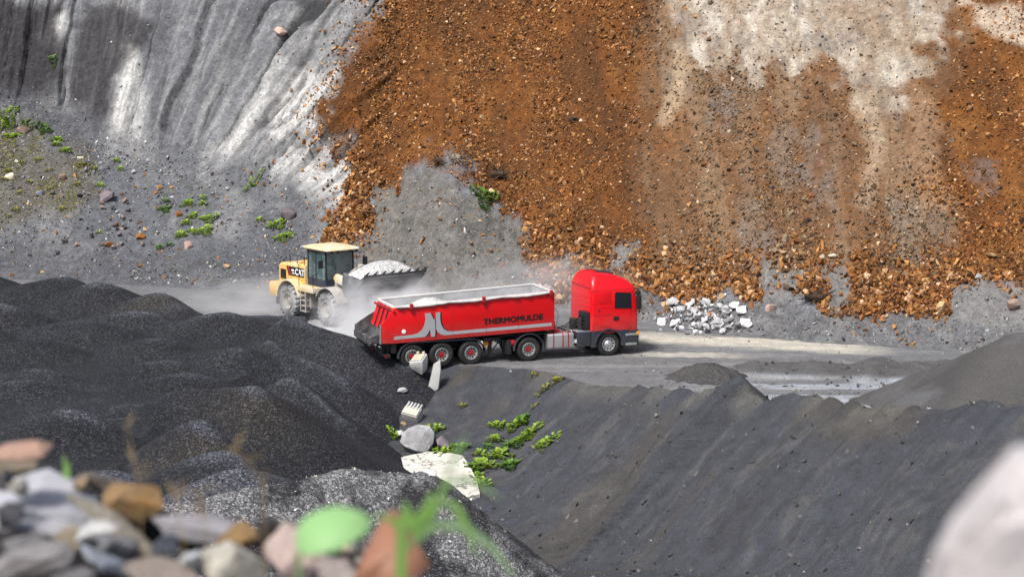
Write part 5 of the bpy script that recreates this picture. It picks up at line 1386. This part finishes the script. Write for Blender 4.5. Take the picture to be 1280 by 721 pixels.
o = b.build('concrete_slab', M['concrete'], bevel=.02); o.scale = (.75, .75, .85); o.location = p2 + Vector((.05, -.1, .2)); tag(o, 'leaning pale concrete slab propped below the notched concrete block', 'concrete slab')
p3 = on(516, 523, *VF)
e3 = empty('concrete_block', p3 + Vector((0, 0, .1)), R(-28)); tag(e3, 'half buried pale concrete block with ribbed top above the large boulder', 'concrete block')
T_ = Matrix.Rotation(R(34), 4, 'X') @ Matrix.Rotation(R(12), 4, 'Y')
MB().box(-.36, .36, -.30, .22, -.4, .36).xform(T_).build('block_body', M['concrete'], e3, bevel=.04)
MB().box(-.33, .33, -.26, .05, .355, .42).xform(T_).build('cream_face', M['cream_concrete'], e3, bevel=.02)
for i_ in range(5): MB().box(-.32 + i_ * .14, -.24 + i_ * .14, .055, .40, .10, .40).xform(T_).build('rib', M['concrete'], e3, bevel=.02)
single(503, 490, 14, 8, M['st_pale'], 132, 'rock', 'pale rock poking from the black gravel left of the leaning slab', 'rock', VF, 50)

k = NT('cracked_slab'); c = k.coord()
mp = k.n('ShaderNodeMapping'); k.l(c, mp.inputs[0]); mp.inputs['Scale'].default_value = (.55, 1.1, 1)
ed = k.n('ShaderNodeTexVoronoi', Scale=1.1, feature='DISTANCE_TO_EDGE'); 
wv = k.n('ShaderNodeVectorMath', operation='ADD'); nz_ = k.n('ShaderNodeTexNoise', Scale=1.3, Detail=5); k.l(c, nz_.inputs['Vector']); k.l(mp.outputs[0], wv.inputs[0]); k.l(nz_.outputs['Color'], wv.inputs[1]); k.l(wv.outputs[0], ed.inputs['Vector'])
cc = k.ramp(k.noise(c, 1.5, 6, .65), [(.3, (.40, .38, .33)), (.7, (.62, .60, .54))])
cc = k.mix(k.ramp(ed.outputs['Distance'], [(.008, 1), (.022, 0)]), cc, (.14, .13, .12))
M['slab'] = k.out(cc, .8, normal=k.bump(k.noise(c, 4, 5), .3, .03))
outl = [(462, 588), (482, 581), (510, 574), (536, 569), (560, 570), (578, 574), (588, 588), (596, 606), (600, 622), (575, 628), (520, 622), (470, 610)]
pp = [on(x, y, ground_z) for x, y in outl]
bm = bmesh.new(); tv = [bm.verts.new((p.x, p.y, p.z + .16)) for p in pp]; bv = [bm.verts.new((p.x, p.y, p.z - .5)) for p in pp]
bm.faces.new(tv); n_ = len(pp)
for i_ in range(n_): bm.faces.new((tv[i_], bv[i_], bv[(i_ + 1) % n_], tv[(i_ + 1) % n_]))
bmesh.ops.triangulate(bm, faces=[f for f in bm.faces if len(f.verts) > 4]); bmesh.ops.recalc_face_normals(bm, faces=bm.faces)
me = bpy.data.meshes.new('concrete_slab'); bm.to_mesh(me); bm.free(); me.materials.append(M['slab'])
tag(link(bpy.data.objects.new('concrete_slab', me)), 'flat cream slab with dark cracks lying in the hollow below the large boulder', 'concrete slab')
# ------------------------------------------------------------------ weeds
def leaf_mat(name, a, b, rough=.5):
    k = NT(name); g_ = k.n('ShaderNodeNewGeometry')
    col = k.ramp(g_.outputs['Random Per Island'], [(0, a), (1, b)])
    m = k.out(col, rough, spec=.3)
    tr = k.n('ShaderNodeBsdfTranslucent'); k.l(col, tr.inputs['Color']); mx = k.n('ShaderNodeMixShader'); mx.inputs[0].default_value = .35
    k.l(k.b.outputs[0], mx.inputs[1]); k.l(tr.outputs[0], mx.inputs[2]); k.l(mx.outputs[0], k.t.nodes['Material Output'].inputs['Surface'])
    return m
M['leaf'] = leaf_mat('weed_leaf', (.10, .22, .02), (.42, .54, .07))
M['leaf_dark'] = leaf_mat('dark_weed_leaf', (.05, .14, .02), (.18, .32, .05))
M['leaf_yellow'] = leaf_mat('yellow_weed_leaf', (.16, .17, .03), (.36, .34, .06))
def leaves(P, size, seed, spread=.9):
    """pointed leaf faces, folded along the midrib, leaning outward"""
    r = np.random.default_rng(seed); n = len(P)
    az = r.uniform(0, 2 * np.pi, n); el = r.uniform(.05, 1.0, n)
    d = np.stack([np.cos(az) * np.cos(el), np.sin(az) * np.cos(el), np.sin(el)], -1)
    s = np.stack([-np.sin(az), np.cos(az), 0 * az], -1); u = np.cross(s, d) * -1
    L = size * r.uniform(.6, 1.3, n)[:, None]; w = L * .38
    a = P; m = P + d * L * .5; t = P + d * L - u * L * .15
    V = np.stack([a, m + s * w + u * w * .3, t, m - s * w + u * w * .3, m], 1).reshape(-1, 3)
    base = (np.arange(n) * 5)[:, None]
    F = np.concatenate([base + np.array([[0, 1, 4]]), base + np.array([[1, 2, 4]]), base + np.array([[2, 3, 4]]), base + np.array([[3, 0, 4]])])
    return V, F
def weed(px, py, wpx, mat, label, group=None, funcs=VF, lo=50, cat='weed', dens=1.0):
    p = on_face(px, py) if cliff_z in funcs else on(px, py, *funcs, lo=lo); sc = FPX / p.y; rad = wpx / sc / 2 * (1.6 if cliff_z in funcs else 1.9)
    seed = int(px * 7 + py * 13); r = np.random.default_rng(seed)
    n = int(max(18, 60 * dens * (rad / .3) ** 1.6))
    a = r.uniform(0, 6.28, n); q = np.sqrt(r.random(n)) * rad * (0.65 + .35 * np.sin(a * 3 + seed))
    x = p.x + np.cos(a) * q; y = p.y + np.sin(a) * q * .9
    z = np.max([f(x, y) for f in funcs], axis=0); z = z + (p.z - float(np.max([f(np.array([p.x]), np.array([p.y])) for f in funcs]))) + r.uniform(.0, .16, n) * (1.15 - q / rad * .8) * min(1, rad / .25)
    z = np.minimum(z, p.z + .6)
    P = np.stack([x, y, z], -1); V, F = leaves(P, min(.16, .07 + rad * .22), seed)
    V = V - np.array(p)
    o = mesh_np('weed', V, F, mat, False); o.location = p
    return tag(o, label, cat, group)
SL = 'bright green leafy weed clump growing on the dark spoil slope above the pale slab'
for px, py, w in [(622, 534, 13), (643, 534, 16), (652, 527, 14), (666, 539, 15), (657, 548, 18), (643, 557, 18), (624, 571, 22), (637, 584, 18), (605, 584, 22), (590, 586, 17), (592, 598, 18), (601, 606, 18), (618, 551, 12), (600, 569, 11), (610, 560, 8)]:
    weed(px, py, w, M['leaf'] if (px + py) % 3 else M['leaf_dark'], SL, 'weeds on the spoil slope')
weed(682, 555, 20, M['leaf'], 'rightmost leafy weed clump standing apart on the spoil slope')
weed(571, 563, 18, M['leaf_dark'], 'green weed clump at the top corner of the pale slab')
weed(552, 568, 18, M['leaf'], 'light green weed clump at the back edge of the slab below the dark tilted rock')
weed(495, 546, 15, M['leaf'], 'green weed clump left of the large grey boulder')
weed(543, 538, 14, M['leaf'], 'green weed clump right behind the large grey boulder')
for px, py, w in [(682, 487, 8), (696, 478, 9), (577, 509, 7), (668, 509, 6), (667, 470, 6), (672, 495, 5)]:
    weed(px, py, w, M['leaf_yellow'], 'tiny yellow green weed sprig high on the spoil slope below the truck', 'tiny weeds below the truck')
CF = (cliff_z,)
for x, y, w, m_ in [(30, 55, 60, 0), (100, 70, 45, 0), (150, 85, 40, 1), (50, 130, 60, 0), (182, 112, 35, 1), (230, 145, 40, 0), (270, 190, 36, 0), (225, 165, 30, 0), (10, 90, 40, 0)]:
    weed(x * .305, 130 + y * .305, w * .305, M['leaf'] if m_ == 0 else M['leaf_dark'], 'green weed clump along the top of the spur at the left edge', 'weeds along the top of the left spur', CF, 80)
for x, y, w in [(20, 310, 30), (80, 365, 24), (60, 435, 26), (200, 270, 26), (340, 250, 36), (380, 265, 30), (150, 230, 26), (30, 275, 26), (90, 240, 24), (310, 330, 24), (200, 350, 22), (120, 320, 22), (250, 430, 24), (30, 460, 20)]:
    weed(x * .305, 130 + y * .305, w * .305, M['leaf_yellow'], 'sparse yellow green weed tuft on the slope of the left spur', 'yellow weeds on the left spur', CF, 80, dens=.7)
for x, y, w in [(765, 410, 44), (830, 383, 26), (835, 407, 28), (790, 460, 34), (855, 470, 56), (835, 520, 62), (785, 522, 32), (735, 540, 40), (757, 490, 34), (672, 432, 42), (680, 397, 28), (650, 590, 26), (690, 580, 24)]:
    weed(x * .305, 130 + y * .305, w * .305, M['leaf_dark'] if x < 700 else M['leaf'], 'leafy green weed clump on the dark apron between the cliff and the loader', 'weeds on the apron left of the loader', CF, 80)
for x, y, w, t in [(472, 232, 26, 'small weed at the cliff foot right of the spur'), (495, 265, 24, 'small weed below the pale cliff streak'), (412, 332, 26, 'small weed right of the spur above the brown boulder'), (400, 527, 20, 'small weed low on the apron beneath the trail of stones'),
                   (1030, 326, 46, 'weed clump on the grey rock left of the scree edge'), (1070, 291, 24, 'small weed high beside the pale rib of rock'), (1060, 476, 30, 'round weed clump left of the purple boulder'), (1135, 498, 66, 'large weed clump in front of the purple boulder'),
                   (1152, 549, 50, 'flat weed clump below the purple boulder'), (1190, 540, 26, 'small weed right above the loader hood')]:
    weed(x * .305, 130 + y * .305, w * .305, M['leaf'], 'green ' + t, None, CF, 80)
weed(605, 246, 26, M['leaf_dark'], 'dark green weed on the upper part of the grey hump under the stump', None, CF, 80)
weed(66, 78, 10, M['leaf_dark'], 'lone dark green weed high on the black streak of the cliff', None, CF, 80)
# thin ground cover over the spur
i, P, nn_ = sample(CL['SPUR'] * sstep(-.1, .4, fbm(XX * .7, ZZ * .9, 4, 601)), 5200)
V, F = leaves(P, .10, 61); o = mesh_np('ground_cover', V, F, M['leaf_yellow'], False); tag(o, kind='stuff')
i, P, nn_ = sample(CL['LEFT'] * (1 - CL['UP']) * (1 - CL['OR']) * sstep(.2, .5, fbm(XX * .5, ZZ * .9, 4, 603)) * (XX > -22), 500)
V, F = leaves(P, .07, 62); o = mesh_np('sparse_ground_cover', V, F, M['leaf'], False); tag(o, kind='stuff')

# ------------------------------------------------------------------ blurred rubble at the photographer's feet
def near_mat(name, col, var=.2, spots=None):
    k = NT(name); c = k.coord()
    cc = k.ramp(k.noise(c, 1.6, 6, .65), [(.3, tuple(v * (1 - var) for v in col)), (.7, tuple(min(.9, v * (1 + var)) for v in col))])
    if spots: cc = k.mix(k.ramp(k.noise(c, 1.1, 4, .6), [(.48, 0), (.62, 1)]), cc, spots)
    return k.out(cc, .8, normal=k.bump(k.noise(c, 5, 6), .5, .1), spec=.3)
NEAR = [  # px, py, w, h, distance, turn, colour, flatness, label
    (24, 562, 84, 24, 2.75, 5, (.66, .36, .24), None, 'flat salmon pink stone topping the blurred rubble at the left edge'),
    (152, 664, 176, 24, 2.70, -41, (.44, .38, .28), None, 'long narrow tan stone along the edge of the big grey slab'),
    (22, 606, 26, 26, 2.66, 0, (.62, .56, .47), None, 'small cream stone under the salmon stone'),
    (4, 604, 22, 30, 2.66, 0, (.12, .12, .13), None, 'small dark stone at the left edge under the salmon stone'),
    (14, 584, 70, 22, 2.72, 8, (.30, .23, .15), None, 'flat brown stone directly beneath the salmon stone'),
    (10, 640, 40, 36, 2.62, 0, (.13, .13, .145), None, 'dark grey stone left of the big grey slab'),
    (168, 628, 82, 44, 2.78, -4, (.46, .26, .07), (.30, .16, .05), 'ochre brown stone overhanging the dark hollow'),
    (104, 602, 22, 17, 2.86, 0, (.48, .32, .17), None, 'small tan pebble behind the big grey slab'),
    (132, 610, 66, 26, 2.88, -12, (.20, .15, .13), None, 'flat brownish purple stone behind the ochre stone'),
    (186, 668, 74, 58, 2.84, 0, (.012, .011, .011), None, 'stone coloured black as the shadow under the ochre stone'),  # near-black colour stands in for the shade of the hollow
    (268, 660, 150, 34, 2.74, -5, (.42, .40, .44), None, 'long lavender grey slab right of the dark hollow'),
    (292, 674, 62, 44, 2.68, 0, (.42, .23, .05), None, 'ochre wedge stone standing on the cream block'),
    (338, 676, 40, 50, 2.72, 10, (.11, .10, .10), None, 'dark grey stone at the right end of the lavender slab'),
    (296, 706, 94, 66, 2.60, 0, (.66, .62, .50), (.5, .46, .38), 'cream white block at the bottom of the rubble'),
    (234, 698, 32, 34, 2.58, 0, (.74, .76, .78), None, 'round white pebble left of the cream block'),
    (208, 682, 34, 25, 2.66, 0, (.11, .125, .17), None, 'dark blue pebble in the hollow'),
    (240, 672, 60, 34, 2.84, 0, (.014, .013, .013), None, 'stone coloured black as the shadow under the lavender slab'),  # shade below the slab put into the stone colour
    (128, 700, 76, 20, 2.56, -33, (.36, .41, .50), None, 'elongated blue grey stone at the bottom left'),
    (82, 674, 38, 38, 2.60, 0, (.42, .33, .19), None, 'round tan stone on the big grey slab'),
    (122, 660, 60, 18, 2.58, 8, (.76, .75, .73), None, 'flat white stone lying beside the round tan stone'),
    (152, 684, 64, 34, 2.64, 0, (.25, .25, .28), None, 'grey stone under the long narrow tan stone'),
    (40, 686, 70, 40, 2.60, 0, (.30, .29, .30), None, 'mottled grey stone left of the round tan stone'),
    (36, 706, 120, 52, 2.50, 0, (.38, .35, .35), None, 'pinkish grey stone in the bottom left corner'),
    (206, 716, 100, 34, 2.52, -8, (.38, .30, .25), None, 'brown stone at the bottom below the white pebble'),
    (92, 724, 70, 34, 2.48, 0, (.22, .21, .22), None, 'dark grey stone at the very bottom near the left corner'),
    (378, 692, 84, 62, 2.66, -30, (.64, .46, .40), None, 'pale pink stone right of the dark grey stone'),
    (372, 722, 60, 34, 2.56, 0, (.26, .18, .17), None, 'reddish brown stone at the bottom below the pink stone'),
    (428, 718, 80, 40, 2.62, -12, (.52, .42, .38), None, 'dusty pink stone at the bottom under the broad green leaf'),
    (486, 720, 66, 44, 2.60, 0, (.42, .30, .26), None, 'brown pink stone at the bottom under the dead leaf')]
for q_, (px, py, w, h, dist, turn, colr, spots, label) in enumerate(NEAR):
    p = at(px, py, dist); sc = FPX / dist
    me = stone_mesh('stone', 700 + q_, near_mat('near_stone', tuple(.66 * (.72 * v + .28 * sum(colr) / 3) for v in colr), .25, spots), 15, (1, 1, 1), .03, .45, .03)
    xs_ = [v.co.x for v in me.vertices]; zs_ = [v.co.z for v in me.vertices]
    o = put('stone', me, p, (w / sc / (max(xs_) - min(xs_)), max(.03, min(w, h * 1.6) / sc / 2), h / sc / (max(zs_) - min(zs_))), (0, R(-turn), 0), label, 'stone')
facet('stone', [at(*v) for v in ((-10, 606, 2.9), (30, 592, 2.95), (64, 583, 2.95), (96, 600, 2.9), (150, 650, 2.8), (176, 690, 2.76), (20, 662, 2.62), (80, 672, 2.6), (120, 676, 2.64), (-10, 660, 2.66), (100, 720, 2.9), (0, 720, 2.9))], near_mat('near_stone', (.31, .31, .335), .2, (.22, .215, .22)), .006, 'large light grey slab leaning in the blurred rubble at lower left', 'stone')
CP = []
for _ in range(900):
    px, py = rr.uniform(-10, 520), rr.uniform(585, 735)
    p = on(px, py, ground_z, lo=1.6, hi=4.2)
    if p.y < 4.1: CP.append(p)
n = len(CP); print('near rubble', n); S = np.exp(rng.normal(math.log(.009), .4, n))
if n: o = scatter('near_rubble', np.array(CP) + np.array([0, 0, .003]), S, palette([(.10, .09, .085), (.22, .20, .19), (.05, .045, .042), (.30, .24, .18), (.38, .36, .35)], [3, 3, 3, 1, 1], n), M['chip']); tag(o, kind='stuff')
# pale rock at the right, close to the lens
D = 1.2
pts = [at(1150, 735, D), at(1163, 690, D), at(1186, 646, D), at(1228, 596, D), at(1285, 533, D), at(1190, 690, D - .05), at(1260, 620, D - .06)]
pts += [Vector((.40, 1.25, 15.22)), Vector((.55, 1.5, 15.15)), Vector((.40, 1.6, 15.05)), Vector((.22, 1.2, 14.1)), Vector((.75, 1.1, 14.1)), Vector((.75, 1.8, 14.1)), Vector((.2, 1.7, 14.1)), Vector((.7, 1.3, 15.1))]
facet('boulder', pts, near_mat('near_boulder', (.44, .41, .41), .15, (.33, .28, .30)), .02, 'big blurred pale pinkish boulder close to the lens at the lower right', 'boulder')

# plants close to the lens
def blade(pts, w, n=14):
    P_ = [Vector(p) for p in pts]; V = []; F = []
    fine = []
    for i_ in range(n + 1):
        t = i_ / n * (len(P_) - 1); a = min(int(t), len(P_) - 2); f = t - a
        p0 = P_[max(a - 1, 0)]; p1_ = P_[a]; p2_ = P_[a + 1]; p3_ = P_[min(a + 2, len(P_) - 1)]
        fine.append(.5 * ((2 * p1_) + (p2_ - p0) * f + (2 * p0 - 5 * p1_ + 4 * p2_ - p3_) * f * f + (3 * p1_ - p0 - 3 * p2_ + p3_) * f ** 3))
    for i_, p in enumerate(fine):
        t = i_ / n; d = (fine[min(i_ + 1, n)] - fine[max(i_ - 1, 0)]).normalized()
        s_ = d.cross(Vector((0, 1, .2))).normalized(); ww = w * (.35 + 1.3 * t) if t < .35 else w * (.8 * (1 - ((t - .35) / .65) ** 1.6) + .02)
        V += [p - s_ * ww, p + Vector((0, ww * .5, 0)), p + s_ * ww]
        if i_: b_ = i_ * 3; F += [(b_ - 3, b_ - 2, b_ + 1, b_), (b_ - 2, b_ - 1, b_ + 2, b_ + 1)]
    return V, F
def plant_part(name, blades, mat, parent, thick=.0008):
    b = MB()
    for pts, w in blades:
        v, f = blade(pts, w); b.add(v, f)
    o = b.build(name, mat, parent, smooth=True)
    md = o.modifiers.new('thickness', 'SOLIDIFY'); md.thickness = thick
    return o
M['grass'] = leaf_mat('grass_blade', (.16, .34, .05), (.30, .50, .16))
M['grass_pale'] = leaf_mat('pale_grass_blade', (.26, .44, .20), (.34, .5, .26))
M['dry'] = leaf_mat('dry_stalk', (.34, .25, .13), (.42, .31, .17))
M['broad_leaf'] = leaf_mat('broad_leaf', (.30, .52, .22), (.32, .55, .24))
M['dead_leaf'] = leaf_mat('dead_leaf', (.34, .16, .10), (.38, .19, .12))
G_ = 1.9
root = Vector((at(488, 760, G_).x, G_, 14.22))
gp = empty('grass_plant', root); tag(gp, 'blurred green grass plant with arching blades close to the lens at the bottom', 'grass plant')
a_ = lambda px, py, d=G_: at(px, py, d) - root
for pts, w, m_ in [([Vector((0, 0, 0)), a_(500, 712), a_(524, 668), a_(548, 628), a_(562, 580)], .010, M['grass']),
                   ([a_(520, 676), a_(526, 655), a_(536, 632), a_(540, 612)], .012, M['grass']),
                   ([a_(516, 682), a_(545, 658), a_(585, 662), a_(622, 692), a_(650, 735)], .008, M['grass_pale']),
                   ([a_(548, 626), a_(568, 632), a_(585, 662), a_(596, 700)], .007, M['grass']),
                   ([a_(554, 612), a_(572, 600), a_(600, 605), a_(628, 626)], .006, M['grass_pale']),
                   ([a_(512, 688), a_(500, 660), a_(480, 645), a_(462, 648)], .006, M['grass']),
                   ([a_(560, 590), a_(575, 560), a_(584, 545)], .004, M['grass_pale'])]:
    plant_part('blade', [(pts, w * .75)], m_, gp)
# broad leaf on its stalk
lc_ = Vector((at(380, 800, 1.9).x, 1.9, 14.22)); lp = empty('leafy_plant', lc_); tag(lp, 'single broad bright green leaf on a stalk, blurred near the bottom of the view', 'leaf plant')
b = MB(); ctr = at(412, 666, 1.9) - lc_; ax = Vector((1, .1, .22)).normalized(); bx_ = Vector((-.1, .75, .62)).normalized(); nrm = ax.cross(bx_)
ring = []
for j in range(28):
    t = 2 * math.pi * j / 28; r1 = .037 * (1 + .10 * math.cos(t)); r2 = .026 * (1 - .15 * math.cos(t) + .04 * math.cos(5 * t))
    ring.append(ctr + ax * r1 * math.cos(t) + bx_ * r2 * math.sin(t) + nrm * (.006 * abs(math.sin(t))))
b.add([ctr - nrm * .002] + ring, [(0, 1 + j, 1 + (j + 1) % 28) for j in range(28)]); o = b.build('leaf', M['broad_leaf'], lp, smooth=True)
o.modifiers.new('thickness', 'SOLIDIFY').thickness = .0008
MB().tube([(0, 0, 0), ctr * .6 + Vector((-.02, 0, 0)), ctr - ax * .03], .002, 6).build('stalk', M['grass'], lp)
# dead leaf
ctr = at(492, 690, 2.3); b = MB()
tri = [(-42, 22), (-30, 0), (-12, -32), (-2, -38), (10, -26), (30, -2), (40, 14), (18, 24), (-8, 30), (-28, 28)]
sc = FPX / 2.3 / 1.2
b.add([Vector((0, 0, 0))] + [Vector((x / sc, y * -1.1 / sc + .01 * math.sin(x * .2), -y / sc)) for x, y in tri], [(0, 1 + j, 1 + (j + 1) % 10) for j in range(10)])
o = b.build('dead_leaf', M['dead_leaf'], None, smooth=True); o.location = ctr; o.modifiers.new('thickness', 'SOLIDIFY').thickness = .0015
tag(o, 'curled orange brown dead leaf behind the grass blades at the bottom', 'dead leaf')
# dry stalks
for (pts, label) in [([(176, 640), (172, 600), (166, 565), (156, 528)], 'thin dry tan stalk with seed tufts before the black gravel at lower left'), ([(330, 690), (330, 610), (312, 580), (292, 558)], 'bent dry reddish stalk before the black gravel'),
                     ([(230, 680), (222, 640), (215, 612)], 'short dry stalk standing behind the lavender slab'), ([(258, 680), (256, 640), (250, 612)], 'short dry stalk with thin side twig behind the ochre wedge')]:
    d = 2.3 if pts[0][0] == 176 else 2.1
    P_ = [at(x, y, d) for x, y in pts]; base = Vector((P_[0].x, d, 14.3)); r_ = random.Random(int(pts[0][0]))
    e = empty('dry_stalk', base); tag(e, label, 'dry stalk')
    MB().tube([(0, 0, 0)] + [p - base for p in P_], [.0008] * len(P_) + [.0004], 5).build('stem', M['dry'], e)
    tuft = []
    for j in range(4):
        t = r_.uniform(.35, 1) * (len(P_) - 1); a = min(int(t), len(P_) - 2); p = P_[a].lerp(P_[a + 1], t - a) - base
        dv = Vector((r_.uniform(-1, 1), r_.uniform(-.5, .5), r_.uniform(.1, 1))).normalized(); tuft.append(([p, p + dv * .012, p + dv * .024 + Vector((0, 0, -.002))], .0014))
    plant_part('seed_tuft', tuft, M['dry'], e, .0005)
p = at(84, 592, 2.9); e = empty('grass_tuft', p); tag(e, 'tiny green grass tip behind the big grey slab', 'grass')
plant_part('blade', [([(0, 0, -.3), (.001, 0, -.02), (.004, 0, .018)], .004), ([(.002, 0, -.3), (-.003, 0, 0), (-.004, 0, .012)], .003)], M['grass'], e)
